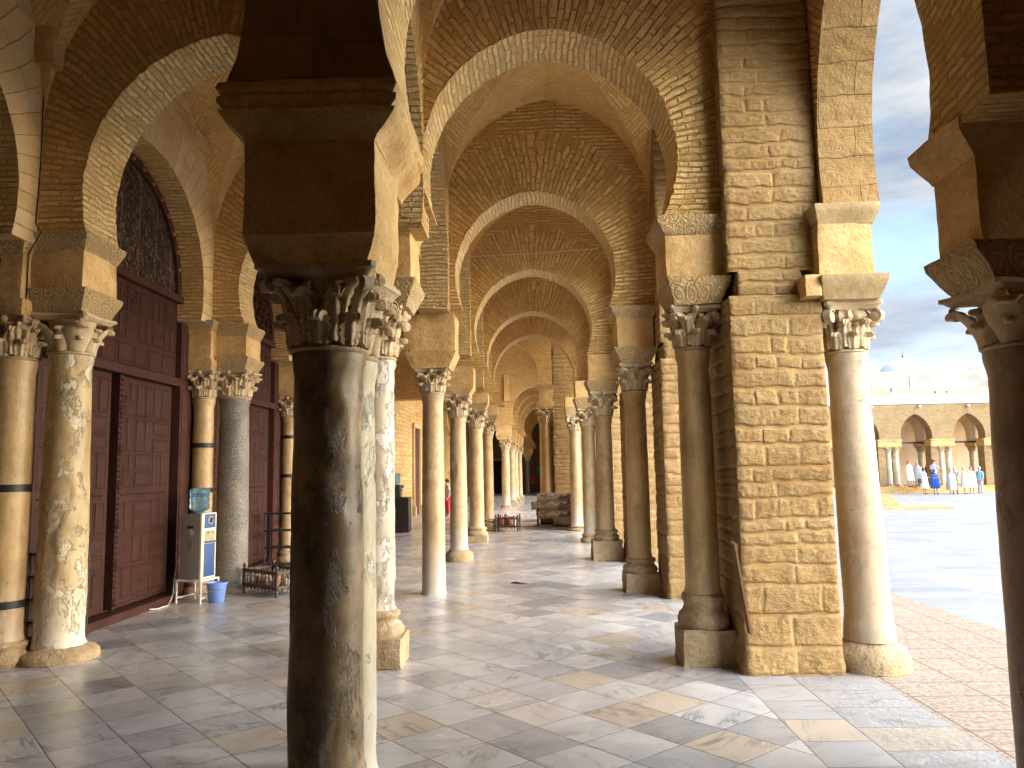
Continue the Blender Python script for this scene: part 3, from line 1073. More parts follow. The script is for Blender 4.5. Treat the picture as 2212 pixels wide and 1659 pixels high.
def arch_wall(label, frame, u0, u1, ztop, thick, prof, bl, br, ring=0.85, seed=0, mats=None, name='brick_arch', jit=0.007, group=None, taper=None):
    """frame: Matrix local (u, w, z) -> world; prof in local u,z; bl/br wall bottoms"""
    mb = MB()
    rnd = random.Random(int(seed * 100) + 5)
    P = []
    s = 0.0
    for i, (u, z, nu, nz) in enumerate(prof):
        if i:
            s += math.hypot(u - prof[i - 1][0], z - prof[i - 1][1])
        j = rnd.uniform(-jit, jit)
        P.append((u + nu * j, z + nz * j, nu, nz, s))
    zc = max(p[1] for p in P)

    def to_border(u, z, nu, nz):
        best = 1e9
        for lim, d, q in ((u0, nu, u), (u1, nu, u), (ztop, nz, z)):
            if abs(d) > 1e-5:
                t = (lim - q) / d
                if 0 < t < best:
                    best = t
        return best
    Q, Rr = [], []
    for (u, z, nu, nz, s_) in P:
        tb = to_border(u, z, nu, nz)
        t = min(ring + 0.05 * math.sin(s_ * 3.1), tb * 0.999)
        Q.append((u + nu * t, z + nz * t, t))
        Rr.append((u + nu * tb, z + nz * tb))
    for w, flip in ((0.0, False), (thick, True)):
        rows_, uvs = [], []
        steps = (0.0, 0.33, 0.66, 1.0)
        for k in steps:
            rows_.append([(u + (q[0] - u) * k, w, z + (q[1] - z) * k) for (u, z, nu, nz, s_), q in zip(P, Q)])
            uvs.append([(q[2] * k, s_ + 0.0) for (u, z, nu, nz, s_), q in zip(P, Q)])
        # each ring quad's v coordinate follows the intrados arc, so the courses fan out
        mb.grid(rows_, False, uvs, 0, flip=not flip)
        r2 = [[(q[0], w, q[1]) for q in Q], [(r[0], w, r[1]) for r in Rr]]
        u2 = [[(q[0], q[1]) for q in Q], [(r[0], r[1]) for r in Rr]]
        mb.grid(r2, False, u2, 0, flip=not flip)
        for i in range(len(Rr) - 1):
            a, b = Rr[i], Rr[i + 1]
            corner = None
            if a[1] < ztop - 1e-4 <= b[1] and abs(a[0] - u0) < 1e-3:
                corner = (u0, ztop)
            if b[1] < ztop - 1e-4 <= a[1] and abs(b[0] - u1) < 1e-3:
                corner = (u1, ztop)
            if corner and abs(a[0] - b[0]) > 1e-4:
                ids = [mb.add((a[0], w, a[1])), mb.add((corner[0], w, corner[1])), mb.add((b[0], w, b[1]))]
                uv = [a, corner, b]
                if flip:
                    ids, uv = ids[::-1], uv[::-1]
                mb.face(ids[::1], uv)
    # wall bottoms down to each springing's seat
    for side, bz in ((0, bl), (-1, br)):
        p = P[side]
        ue = u0 if side == 0 else u1
        if p[1] - bz > 0.003:
            a, b = (ue, p[0]) if side == 0 else (p[0], ue)
            for w, fl in ((0.0, False), (thick, True)):
                ids = [mb.add((a, w, bz)), mb.add((b, w, bz)), mb.add((b, w, p[1])), mb.add((a, w, p[1]))]
                uv = [(a, bz), (b, bz), (b, p[1]), (a, p[1])]
                mb.face(ids[::-1] if fl else ids, uv[::-1] if fl else uv)
            ids = [mb.add((p[0], 0, bz)), mb.add((p[0], thick, bz)), mb.add((p[0], thick, p[1])), mb.add((p[0], 0, p[1]))]
            mb.face(ids, [(0, bz), (thick, bz), (thick, p[1]), (0, p[1])], 1)
    for side, bz in ((0, bl), (-1, br)):
        ue = u0 if side == 0 else u1
        a, b = sorted((ue, P[side][0]))
        mb.face([mb.add((a, 0, bz)), mb.add((b, 0, bz)), mb.add((b, thick, bz)), mb.add((a, thick, bz))])
    # intrados
    nw = max(3, int(thick / 0.12))
    rows, uvs = [], []
    for (u, z, nu, nz, s_) in P:
        row = []
        for k in range(nw + 1):
            jj = 0.0 if k in (0, nw) else rnd.uniform(-jit, jit) * 0.6
            row.append((u + nu * jj, thick * k / nw, z + nz * jj))
        rows.append(row)
        uvs.append([(thick * k / nw, s_) for k in range(nw + 1)])
    mb.grid(rows, False, uvs, 1)
    # ends and top
    for ue, bz, fl in ((u0, bl, True), (u1, br, False)):
        ids = [mb.add((ue, 0, bz)), mb.add((ue, thick, bz)), mb.add((ue, thick, ztop)), mb.add((ue, 0, ztop))]
        mb.face(ids[::-1] if fl else ids)
    ids = [mb.add((u0, 0, ztop)), mb.add((u1, 0, ztop)), mb.add((u1, thick, ztop)), mb.add((u0, thick, ztop))]
    mb.face(ids)
    if taper:
        ta, tb, tk = taper
        mb.v = [(p[0], p[1] * (1 + (tk - 1) * min(1, max(0, (p[0] - ta) / (tb - ta)))), p[2]) for p in mb.v]
    mb.xform(frame)
    o = frame @ Vector(((u0 + u1) / 2, thick / 2, bl))
    ob = mb.build(name, mats or [M_BRICK, M_SOFF], None, tuple(o), smooth=0, label=label, category='arch')
    if group:
        ob['group'] = group
    return ob


def frameX(y):          # u = X, w = +Y
    return Matrix.Translation((0, y, 0))


def frameY(x):          # u = Y, w = +X
    return Matrix(((0, 1, 0, x), (1, 0, 0, 0), (0, 0, 1, 0), (0, 0, 0, 1)))


#=====SECTIONS=====
# ------------------------------------------------------------------ ground
def sheet(name, x0, x1, y0, y1, mat, z=0.0, zs=None):
    mb = MB()
    zs = zs or [z] * 4
    ids = [mb.add((x0, y0, zs[0])), mb.add((x1, y0, zs[1])), mb.add((x1, y1, zs[2])), mb.add((x0, y1, zs[3]))]
    mb.face(ids)
    return mb.build(name, mat, smooth=0, kind='structure')


sheet('gallery_floor', -7.0, 1.64, -4.5, 66, M_TILE)
sheet('border_paving', 1.64, 2.07, -4.5, 66, M_TILE_A)
sheet('threshold_paving', 2.07, 2.71, -4.5, 66, M_TILE_B)
sheet('worn_paving', 2.71, 4.75, -4.5, 66, M_WORN)
mbc = MB()
ys = (-60, 7, 56, 420)
zc_ = (0.0, 0.0, -0.33, -0.33)
xs_ = (4.75, 420)
for i in range(3):
    a = [mbc.add((4.75, ys[i], zc_[i])), mbc.add((420, ys[i], zc_[i])), mbc.add((420, ys[i + 1], zc_[i + 1])), mbc.add((4.75, ys[i + 1], zc_[i + 1]))]
    mbc.face(a)
mbc.build('courtyard_ground', M_COURT, smooth=0, kind='structure')
sheet('far_ground', -500, 900, -500, 900, M_GREYPL, -0.5)


# ------------------------------------------------------------------ shell: roof, closed walls
def solid(name, x0, x1, y0, y1, z0, z1, mat, label, cat='wall', **kw):
    mb = MB()
    mb.box(((x0 + x1) / 2, (y0 + y1) / 2, (z0 + z1) / 2), ((x1 - x0) / 2, (y1 - y0) / 2, (z1 - z0) / 2))
    return mb.build(name, mat, None, ((x0 + x1) / 2, (y0 + y1) / 2, z0), smooth=0, label=label, category=cat, **kw)


solid('roof_slab', -6.0, 3.4, -4.0, 65, 7.7, 8.1, M_STONE, 'flat stone roof slab over the whole gallery', 'roof')
solid('rear_wall', -6.0, 3.4, -4.2, -3.9, -0.02, 7.7, M_BLOCK, 'plain stone wall closing the gallery behind the viewer')
solid('back_wall', -6.0, 3.4, 62.5, 63.0, -0.02, 7.7, paint('dull_end_plaster', (0.20, 0.15, 0.09), 0.9), 'distant plain plaster wall closing the end of the corridor')
solid('near_side_wall', 2.75, 3.25, -3.9, 3.95, -0.02, 7.7, M_BLOCK, 'solid stone wall beside the near dark pillar on the courtyard side')
solid('gallery_outer_wall', -5.9, -5.3, -3.9, 62.5, -0.02, 7.7, M_STONE, 'outer masonry wall behind the red wooden doors')
solid('stone_side_wall', -5.3, -4.75, 20.3, 62.5, -0.02, 7.7, M_BLOCK, 'long honey-coloured ashlar wall beyond the last red door')


def vault(label, xa, xb, ya, yb, zs, crown, xext=None, n=26):
    mb = MB()
    e = 0.25
    rad = 1 + e

    def prof(t):         # slightly pointed arch, t in -1..1
        return math.sqrt(max(0.0, rad * rad - (abs(t) + e) ** 2)) / math.sqrt(rad * rad - e * e)
    H = crown - zs
    ts = [-math.cos(PI * i / n) for i in range(n + 1)]
    cx, cy, hx, hy = (xa + xb) / 2, (ya + yb) / 2, (xb - xa) / 2, (yb - ya) / 2
    arc = [0.0]
    for i in range(n):
        arc.append(arc[-1] + math.hypot((ts[i + 1] - ts[i]) * hx, (prof(ts[i + 1]) - prof(ts[i])) * H))

    def P(i, j):
        u, v = ts[i], ts[j]
        return (cx + u * hx, cy + v * hy, zs + H * max(prof(u), prof(v)))
    for i in range(n):
        for j in range(n):
            um, vm = (ts[i] + ts[i + 1]) / 2, (ts[j] + ts[j + 1]) / 2
            c = [(i, j), (i + 1, j), (i + 1, j + 1), (i, j + 1)]
            tris = ((0, 1, 2), (0, 2, 3)) if um * vm > 0 else ((0, 1, 3), (1, 2, 3))
            for t in tris:
                pts = [c[k] for k in t]
                mu = sum(abs(ts[p[0]]) for p in pts) / 3
                mv = sum(abs(ts[p[1]]) for p in pts) / 3
                if mu < mv:       # barrel running along Y
                    uv = [(ts[p[1]] * hy, arc[p[0]]) for p in pts]
                else:
                    uv = [(ts[p[0]] * hx, arc[p[1]]) for p in pts]
                mb.face([mb.add(P(*p)) for p in pts], uv)
    if xext:
        for x0, x1 in xext:
            rows = [[(x0, cy + t * hy, zs + H * prof(t)) for t in ts], [(x1, cy + t * hy, zs + H * prof(t)) for t in ts]]
            mb.grid(rows, False, [[(0.0, a) for a in arc], [(x1 - x0, a) for a in arc]])
    return mb.build('groin_vault', M_VAULT, None, (cx, cy, zs), smooth=0, label=label, category='vault', group='groin vaults over the gallery bays')


# ------------------------------------------------------------------ first nave: arches across the corridor
ORD = ['nearest', 'second', 'third', 'fourth', 'fifth']
T1 = [  # front Y, centre, radius, zc, apex, spring left, spring right, left end, right end
    (6.95, 0.21, 1.17, 4.55, 5.80, 4.12, 3.95, -1.62, 1.95),
    (11.05, 0.10, 1.15, 4.50, 5.73, 3.95, 3.99, -1.66, 1.95),
    (15.10, 0.07, 1.14, 4.43, 5.62, 3.72, 3.90, -1.66, 1.95),
    (19.10, 0.085, 1.14, 4.40, 5.61, 3.62, 3.80, -1.60, 1.9),
    (22.70, 0.11, 1.17, 4.40, 5.64, 3.60, 3.75, -1.55, 1.85),
]
for k, (y, c, r, zc, ap, sl, sr, ul, ur) in enumerate(T1):
    arch_wall('%s of the five horseshoe brick arches spanning the main corridor, counted from the camera' % ORD[k], frameX(y), ul, ur, 7.68, 0.6,
              arch_profile(c, r, zc, ap, sl, sr, 74), sl, sr, 0.86, 1 + k, group='horseshoe arches across the main corridor')
# the wide arch overhead by the two dark pillars, only its springings in view
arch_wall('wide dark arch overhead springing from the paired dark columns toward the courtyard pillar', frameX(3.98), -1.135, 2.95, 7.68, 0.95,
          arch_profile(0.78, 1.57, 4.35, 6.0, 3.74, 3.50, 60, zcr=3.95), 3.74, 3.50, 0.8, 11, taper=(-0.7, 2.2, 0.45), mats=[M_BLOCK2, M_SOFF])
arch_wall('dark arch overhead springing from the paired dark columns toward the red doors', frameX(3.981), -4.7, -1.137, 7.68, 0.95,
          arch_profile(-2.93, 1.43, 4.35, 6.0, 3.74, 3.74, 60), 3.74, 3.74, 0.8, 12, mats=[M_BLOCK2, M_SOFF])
# second nave
T2 = [(7.30, -2.95, 1.37, 4.48, 6.05, 4.05, 4.05, -4.75, -1.32),
      (11.50, -2.98, 1.38, 4.48, 5.95, 3.95, 3.95, -4.75, -1.34),
      (15.60, -2.98, 1.38, 4.48, 5.95, 3.95, 3.95, -4.75, -1.34),
      (19.70, -2.98, 1.38, 4.48, 5.95, 3.95, 3.95, -4.75, -1.30),
      (23.50, -2.98, 1.38, 4.48, 5.95, 3.95, 3.95, -4.75, -1.26)]
for k, (y, c, r, zc, ap, sl, sr, ul, ur) in enumerate(T2):
    arch_wall('%s horseshoe brick arch across the left aisle in front of the red doors' % ORD[k], frameX(y), ul, ur, 7.68, 0.62,
              arch_profile(c, r, zc, ap, sl, sr, 84), sl, sr, 0.9, 21 + k, group='horseshoe arches across the left aisle')
# row of arches between the two naves
LR = [(4.5, 7.3, 5.93, 0.98, 4.4, 5.5, 3.9), (7.31, 11.35, 9.4, 1.42, 4.5, 6.0, 3.95), (11.36, 15.4, 13.4, 1.42, 4.5, 6.0, 3.9),
      (15.41, 19.4, 17.4, 1.4, 4.45, 5.9, 3.7), (19.41, 23.0, 21.2, 1.3, 4.45, 5.8, 3.7)]
for k, (a, b, c, r, zc, ap, sp) in enumerate(LR):
    arch_wall('%s arch of the row dividing the main corridor from the left aisle' % ORD[k], frameY(-1.55 if k else -1.36), a, b, 7.67, 0.42,
              arch_profile(c, r, zc, ap, sp, sp, 50), sp, sp, 0.8, 31 + k, group='arches dividing the corridor from the left aisle')
# courtyard front
F0 = Matrix.Translation((2.56, 6.65, 0)) @ Matrix.Rotation(R(-6.2), 4, 'Z') @ Matrix(((0, 1, 0, 0), (1, 0, 0, 0), (0, 0, 1, 0), (0, 0, 0, 1)))
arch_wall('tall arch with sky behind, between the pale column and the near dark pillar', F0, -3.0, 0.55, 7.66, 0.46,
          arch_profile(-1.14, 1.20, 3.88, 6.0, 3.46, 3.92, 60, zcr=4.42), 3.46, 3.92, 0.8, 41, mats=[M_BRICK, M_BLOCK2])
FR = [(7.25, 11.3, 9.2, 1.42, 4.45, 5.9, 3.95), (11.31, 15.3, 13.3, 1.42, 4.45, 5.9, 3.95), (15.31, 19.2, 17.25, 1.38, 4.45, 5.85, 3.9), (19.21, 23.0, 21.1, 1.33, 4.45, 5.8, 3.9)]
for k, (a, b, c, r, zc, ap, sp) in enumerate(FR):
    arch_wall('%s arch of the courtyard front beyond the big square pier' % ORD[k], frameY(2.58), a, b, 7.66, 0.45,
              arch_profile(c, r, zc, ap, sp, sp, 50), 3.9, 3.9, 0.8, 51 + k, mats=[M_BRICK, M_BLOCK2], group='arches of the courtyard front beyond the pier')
# vaults
vault('groin vault with herringbone brick over the first bay of the main corridor', -1.18, 1.75, 7.55, 11.05, 5.5, 7.12, [(1.75, 2.6)])
vault('groin vault over the second bay of the main corridor', -1.18, 1.75, 11.65, 15.1, 5.5, 7.0, [(1.75, 2.6)])
vault('groin vault over the third bay of the main corridor', -1.18, 1.75, 15.7, 19.1, 5.4, 6.9, [(1.75, 2.6)])
vault('groin vault over the fourth bay of the main corridor', -1.18, 1.7, 19.7, 22.7, 5.4, 6.9, [(1.7, 2.6)])
vault('groin vault with zigzag brick over the left aisle before the nearer red door', -4.75, -1.56, 7.92, 11.5, 5.1, 7.25)
vault('groin vault over the left aisle by the second red door', -4.75, -1.56, 12.12, 15.6, 5.1, 7.2)
vault('narrow groin vault over the left aisle just before the nearest aisle arch', -4.75, -1.36, 4.93, 7.3, 5.0, 7.2)
vault('narrow groin vault over the corridor just behind the dark columns', -0.94, 2.6, 4.93, 6.95, 5.3, 7.2)


# ------------------------------------------------------------------ stone piers: real relief
def pier_mesh(w, d, h, seed, rows=None, res=0.02, relief=0.018, foot=0.0):
    """square pier of irregular blocks; local x 0..w, y 0..d (front at y=0), z 0..h"""
    rnd = random.Random(seed)
    rows_ = []
    z = 0.0
    while z < h - 0.02:
        hh = rows(z, rnd) if rows else rnd.uniform(0.10, 0.19)
        rows_.append((z, min(h, z + hh)))
        z += hh
    per = 2 * (w + d)
    blocks = []
    for (a, b) in rows_:
        # joints along the perimeter, corners always carry a block edge
        js = []
        for (s0, s1) in ((0, w), (w, w + d), (w + d, 2 * w + d), (2 * w + d, per)):
            s = s0
            while s < s1 - 0.02:
                L = rnd.uniform(0.14, 0.55)
                if s + L > s1 - 0.12:
                    L = s1 - s
                js.append((s, s + L, rnd.uniform(-1, 1), rnd.random()))
                s += L
        blocks.append((a, b, js))
    n = int(per / res)
    rad = 0.02
    mb = MB()
    vc = []
    grid, uvs = [], []
    zs = [h * i / int(h / res) for i in range(int(h / res) + 1)]
    o = Vector((seed * 3.3, seed * 1.9, 0))
    for z in zs:
        row, ur = [], []
        zw = z
        for i in range(n):
            s = per * i / n
            if s < w:
                x, y, nx, ny = s, 0, 0, -1
            elif s < w + d:
                x, y, nx, ny = w, s - w, 1, 0
            elif s < 2 * w + d:
                x, y, nx, ny = w - (s - w - d), d, 0, 1
            else:
                x, y, nx, ny = 0, d - (s - 2 * w - d), -1, 0
            p = Vector((x, y, z))
            wz = z + 0.020 * mnoise.noise((p + o) * 2.2) + 0.016 * mnoise.noise((p + o) * 8)
            ws = s + 0.035 * mnoise.noise((p + o) * 4.0 + Vector((9, 9, 9)))
            blk = blocks[0]
            for bk in blocks:
                if bk[0] <= wz:
                    blk = bk
                else:
                    break
            dz = min(wz - blk[0], blk[1] - wz) if wz < blk[1] else 0
            ds, off, tone = 0.0, 0.0, 0.5
            for (a, b, r1, r2) in blk[2]:
                if a <= ws < b:
                    ds, off, tone = min(ws - a, b - ws), r1, r2
                    corner = False
                    break
            # no joint exactly on the arris
            sc = min(abs(s - q) for q in (0, w, w + d, 2 * w + d, per))
            if sc < 0.06:
                ds = max(ds, 0.05)
            nz_ = 0.012 * mnoise.noise((p + o) * 11)
            kz = min(1.0, max(0.0, (dz + nz_ - 0.010) / 0.018))
            ks = min(1.0, max(0.0, (ds + nz_ - 0.007) / 0.016))
            kz = kz * kz * (3 - 2 * kz)
            ks = 1 - (1 - ks * ks * (3 - 2 * ks)) * (0.35 + 0.4 * tone)
            k = kz * ks
            disp = relief * (k - 0.6) * (0.55 + 0.6 * tone) + off * relief * 0.35 * k
            disp += 0.009 * mnoise.noise((p + o) * 7) + (0.007 * mnoise.noise((p + o) * 26) + 0.005 * mnoise.noise((p + o) * 55)) * k
            if foot and z < foot:
                disp += 0.05 * (1 - z / foot) * (0.6 + 0.8 * mnoise.noise((p + o) * 4))
            # rounded, worn arris
            cr_ = max(0.0, 1 - sc / 0.045)
            disp -= 0.013 * cr_ * cr_ * (1 + 1.2 * mnoise.noise((p + o) * 6))
            vc.append((k, tone))
            row.append((x + nx * disp, y + ny * disp, z))
            ur.append((s, z))
        ur.append((per, z))
        grid.append(row)
        uvs.append(ur)
    ids = mb.grid(grid, True, uvs)
    mb.face(ids[-1])
    mb.vc = vc
    return mb


def pier(x, y, w, d, label, seed, hl=3.17, upper=None, res=0.02, foot=0.3, group=None):
    t = thing('masonry_pier', label, 'pier', (x + w / 2, y + d / 2, 0), 0, group)
    mb = pier_mesh(w, d, hl, seed, lambda z, r: r.uniform(0.2, 0.3) if z < 0.7 else r.uniform(0.11, 0.19), res, 0.0075, foot)
    mb.xform(Matrix.Translation((-w / 2, -d / 2, 0)))
    mb.build('lower_pier', M_PIER, t, smooth=70)
    if upper:
        ux, uy, uw, ud, uz, notch = upper
        mb = pier_mesh(notch[1] - notch[0], ud, 0.24, seed + 1, None, res, 0.007)
        mb.xform(Matrix.Translation((-w / 2 + notch[0], -d / 2 + uy, hl - 0.004)))
        mb.build('recessed_course', M_PIER, t, smooth=70)
        mb = pier_mesh(uw, ud, uz - hl - 0.23, seed + 2, lambda z, r: r.uniform(0.11, 0.16), res, 0.007)
        mb.xform(Matrix.Translation((-w / 2 + ux, -d / 2 + uy, hl + 0.23)))
        mb.build('upper_pier', M_PIER, t, smooth=70)
    return t


pier(1.73, 6.72, 0.79, 0.9, 'big rough square stone pier standing beside the courtyard, with a column on each side', 3,
     upper=(0.02, 0.06, 0.82, 0.8, 7.6, (0.10, 0.66)), res=0.0125)
pier(1.76, 10.55, 0.80, 0.9, 'second pale-lit square stone pier, seen just left of the big pier behind its column', 5,
     upper=(0.02, 0.06, 0.80, 0.8, 7.6, (0.06, 0.66)), res=0.024, foot=0.35)
pier(1.74, 14.6, 0.80, 0.9, 'third square stone pier of the courtyard row, mostly hidden', 6, upper=(0.02, 0.06, 0.80, 0.8, 7.6, (0.06, 0.66)), res=0.05)
pier(1.72, 18.4, 0.80, 0.9, 'fourth square stone pier of the courtyard row, mostly hidden', 8, upper=(0.02, 0.06, 0.80, 0.8, 7.6, (0.06, 0.66)), res=0.05)
pier(1.68, 22.3, 0.80, 0.9, 'fifth square stone pier of the courtyard row, mostly hidden', 9, upper=(0.02, 0.06, 0.80, 0.8, 7.6, (0.06, 0.66)), res=0.05)

# ------------------------------------------------------------------ columns
# left row
dk = [('impost_block', M_STONE, [(2.80, 0.30, 0.30), (2.83, 0.31, 0.31), (2.93, 0.345, 0.345), (2.94, 0.35, 0.36), (3.44, 0.345, 0.36)], (-0.025, 0.02)),
      ('cornice', M_STONE, [(3.437, 0.35, 0.365), (3.47, 0.36, 0.37), (3.56, 0.455, 0.43), (3.59, 0.47, 0.44), (3.60, 0.445, 0.42), (3.635, 0.475, 0.435), (3.665, 0.475, 0.435), (3.675, 0.455, 0.42), (3.71, 0.48, 0.44), (3.745, 0.47, 0.43)], (-0.025, 0.02))]
column(-1.11, 4.28, 'thick dark weathered marble column in the foreground with large leafy capital and heavy dark impost', rb=0.195, rt=0.18,
       base=None, captop=2.80, caph=0.45, capw=0.32, shaft_m=M_NEARSH, cap_m=M_CAP, seed=1.3, chips=0.55, rough=0.008, rz=0.0, impost=dk)
pl = [('impost_block', M_STONE, [(2.86, 0.27, 0.20), (2.88, 0.28, 0.20), (3.02, 0.315, 0.215), (3.44, 0.315, 0.215)], (-0.06, 0.06)),
      ('cornice', M_STONE, [(3.437, 0.32, 0.21), (3.47, 0.33, 0.22), (3.57, 0.43, 0.23), (3.61, 0.44, 0.23), (3.63, 0.42, 0.23), (3.66, 0.455, 0.235), (3.745, 0.455, 0.235)], (-0.04, 0.06))]
column(-1.09, 4.72 - 0.04, 'slim grey-green column standing directly behind the thick dark foreground column', rb=0.165, rt=0.15, base=None, captop=2.86, caph=0.50, capw=0.27,
       shaft_m=M_GREENISH, cap_m=M_CAP, style='plain', seed=2.1, chips=0.3, impost=pl)
column(-1.42, 7.27, 'white flaking column on a pinkish block plinth, third of the cluster behind the dark column', base=('attic', 0.26, 0.25, 0.22), rb=0.155, rt=0.145,
       captop=3.22, caph=0.48, capw=0.27, shaft_m=M_WHITESH, seed=3.7, chips=0.9, rough=0.006, impost=std_impost(0.31, 0.31, 3.22, 4.12, (0.04, 0.02), M_CARVED2, M_STONE, M_STONE, 0.24, 0.2), base_m=M_BASE)
column(-1.42, 11.33, 'smooth honey marble column without a base, first free-standing one left of the corridor', base=None, rb=0.165, rt=0.145, captop=3.17, caph=0.36, capw=0.24,
       shaft_m=M_HONEY, seed=4.2, rough=0.003,
       impost=[('impost_slab', M_STONE, [(3.171, 0.27, 0.25), (3.40, 0.37, 0.33), (3.41, 0.375, 0.33)], (0, 0)), ('impost_block', M_STONE, [(3.407, 0.36, 0.315), (3.955, 0.36, 0.315)], (0, 0))])
column(-1.44, 15.4, 'honey marble column with broad round base, second left of the corridor', base=('flat', 0.0, 0.0, 0.22), rb=0.17, rt=0.15, captop=3.2, caph=0.46, capw=0.27, seed=5.9, chips=0.15,
       shaft_m=M_HONEY, cap_m=M_CAP, impost=[('impost_slab', M_STONE, [(3.20, 0.25, 0.25), (3.32, 0.34, 0.32)], (0, 0)), ('impost_block', M_STONE, [(3.317, 0.34, 0.315), (3.72, 0.34, 0.315)], (0, 0))])
column(-1.37, 19.4, 'golden marble column on a square plinth, third left of the corridor', base=('attic', 0.16, 0.27, 0.20), rb=0.18, rt=0.16, captop=3.2, caph=0.46, capw=0.28, seed=6.4,
       shaft_m=M_HONEY2, impost=[('impost_slab', M_CARVED, [(3.20, 0.25, 0.25), (3.36, 0.33, 0.32)], (0, 0)), ('impost_block', M_STONE, [(3.357, 0.33, 0.315), (3.62, 0.33, 0.315)], (0, 0))])
column(-1.28, 23.0, 'orange-stained column on a square plinth beside the far wooden crate', base=('attic', 0.14, 0.25, 0.2), rb=0.155, rt=0.14, captop=3.15, caph=0.42, capw=0.26, seed=7.7,
       shaft_m=M_HONEY2, impost=[('impost_slab', M_CARVED, [(3.15, 0.24, 0.24), (3.32, 0.32, 0.31)], (0, 0)), ('impost_block', M_STONE, [(3.317, 0.32, 0.315), (3.60, 0.32, 0.315)], (0, 0))])
# right row, against the piers
column(1.50, 7.22, 'brown column with moulded base left of the big square pier', base=('attic', 0.30, 0.235, 0.30), rb=0.15, rt=0.14, captop=3.16, caph=0.40, capw=0.235,
       shaft_m=M_HONEY2, cap_m=M_CAP, seed=8.8, rough=0.004, base_m=M_BASE,
       impost=[('impost_slab', M_CARVED, [(3.161, 0.215, 0.25), (3.19, 0.22, 0.26), (3.34, 0.275, 0.335), (3.39, 0.28, 0.345)], (0.02, 0.0)),
               ('impost_block', M_STONE, [(3.387, 0.26, 0.30), (3.79, 0.26, 0.30)], (0.0, 0.02)),
               ('cornice', M_CARVED2, [(3.787, 0.265, 0.305), (3.80, 0.275, 0.315), (3.92, 0.335, 0.345), (3.96, 0.335, 0.345)], (0.0, 0.02))])
column(1.50, 11.35, 'honey column on a rough block beside the second pier', base=('attic', 0.26, 0.24, 0.2), rb=0.16, rt=0.15, captop=3.2, caph=0.42, capw=0.25, shaft_m=M_HONEY2, seed=9.4, cap_m=M_CAP,
       impost=std_impost(0.26, 0.30, 3.2, 3.99, (0, 0)))
column(1.40, 15.35, 'honey column raised on a tall rough stone block, third on the right', base=('attic', 0.36, 0.29, 0.2), rb=0.165, rt=0.155, captop=3.2, caph=0.5, capw=0.27, shaft_m=M_HONEY2, seed=10.1,
       impost=[('impost_slab', M_CARVED, [(3.20, 0.26, 0.27), (3.40, 0.34, 0.34)], (0, 0)), ('impost_block', M_STONE, [(3.397, 0.29, 0.3), (3.90, 0.29, 0.3)], (0, 0))])
column(1.36, 18.95, 'veined ochre column, fourth on the right', base=('attic', 0.0, 0.0, 0.2), rb=0.165, rt=0.155, captop=3.15, caph=0.45, capw=0.27, shaft_m=M_HONEY, seed=11.2,
       impost=[('impost_slab', M_CARVED, [(3.15, 0.26, 0.27), (3.40, 0.34, 0.34)], (0, 0)), ('impost_block', M_STONE, [(3.397, 0.30, 0.3), (3.80, 0.30, 0.3)], (0, 0))])
column(1.25, 22.55, 'honey column standing in front of the rolled carpets, fifth on the right', base=('attic', 0.0, 0.0, 0.14), rb=0.18, rt=0.165, captop=3.25, caph=0.46, capw=0.27, shaft_m=M_HONEY, seed=12.3, style='composite',
       impost=[('impost_slab', M_PALESTONE, [(3.25, 0.26, 0.27), (3.48, 0.30, 0.30)], (0, 0)), ('impost_block', M_STONE, [(3.477, 0.28, 0.3), (3.75, 0.28, 0.3)], (0, 0))])
# courtyard front columns
column(2.83, 6.93, 'pale marble column with scrolled capital, right of the big pier at the courtyard edge', base=('flat', 0.0, 0.0, 0.24), rb=0.19, rt=0.155, captop=3.10, caph=0.44, capw=0.25,
       shaft_m=M_FACSH, cap_m=M_CAP, style='composite', seed=13.5, rough=0.006, lean=(-0.05, 0.0), foot=0.2,
       impost=[('impost_slab', M_PALESTONE, [(3.101, 0.24, 0.26), (3.12, 0.245, 0.27), (3.24, 0.28, 0.36), (3.29, 0.285, 0.37)], (-0.09, -0.05)),
               ('impost_corbel', M_STONE, [(3.12, 0.07, 0.17), (3.30, 0.07, 0.17)], (-0.43, -0.20)),
               ('impost_block', M_STONE, [(3.287, 0.235, 0.30), (3.76, 0.228, 0.30)], (-0.115, -0.0)),
               ('cornice', M_PALESTONE, [(3.757, 0.232, 0.30), (3.78, 0.24, 0.31), (3.86, 0.27, 0.355), (3.89, 0.28, 0.365), (3.925, 0.28, 0.365)], (-0.10, -0.0))])
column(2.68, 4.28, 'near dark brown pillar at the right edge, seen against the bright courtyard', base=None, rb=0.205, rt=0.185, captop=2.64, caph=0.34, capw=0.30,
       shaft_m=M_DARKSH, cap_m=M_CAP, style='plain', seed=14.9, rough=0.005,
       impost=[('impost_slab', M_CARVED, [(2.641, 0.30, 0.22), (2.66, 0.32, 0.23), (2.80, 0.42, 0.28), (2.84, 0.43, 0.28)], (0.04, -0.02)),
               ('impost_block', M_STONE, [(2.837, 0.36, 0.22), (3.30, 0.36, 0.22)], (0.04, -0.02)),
               ('cornice', M_STONE, [(3.297, 0.37, 0.23), (3.32, 0.38, 0.23), (3.44, 0.46, 0.27), (3.50, 0.47, 0.28)], (0.04, -0.02))])
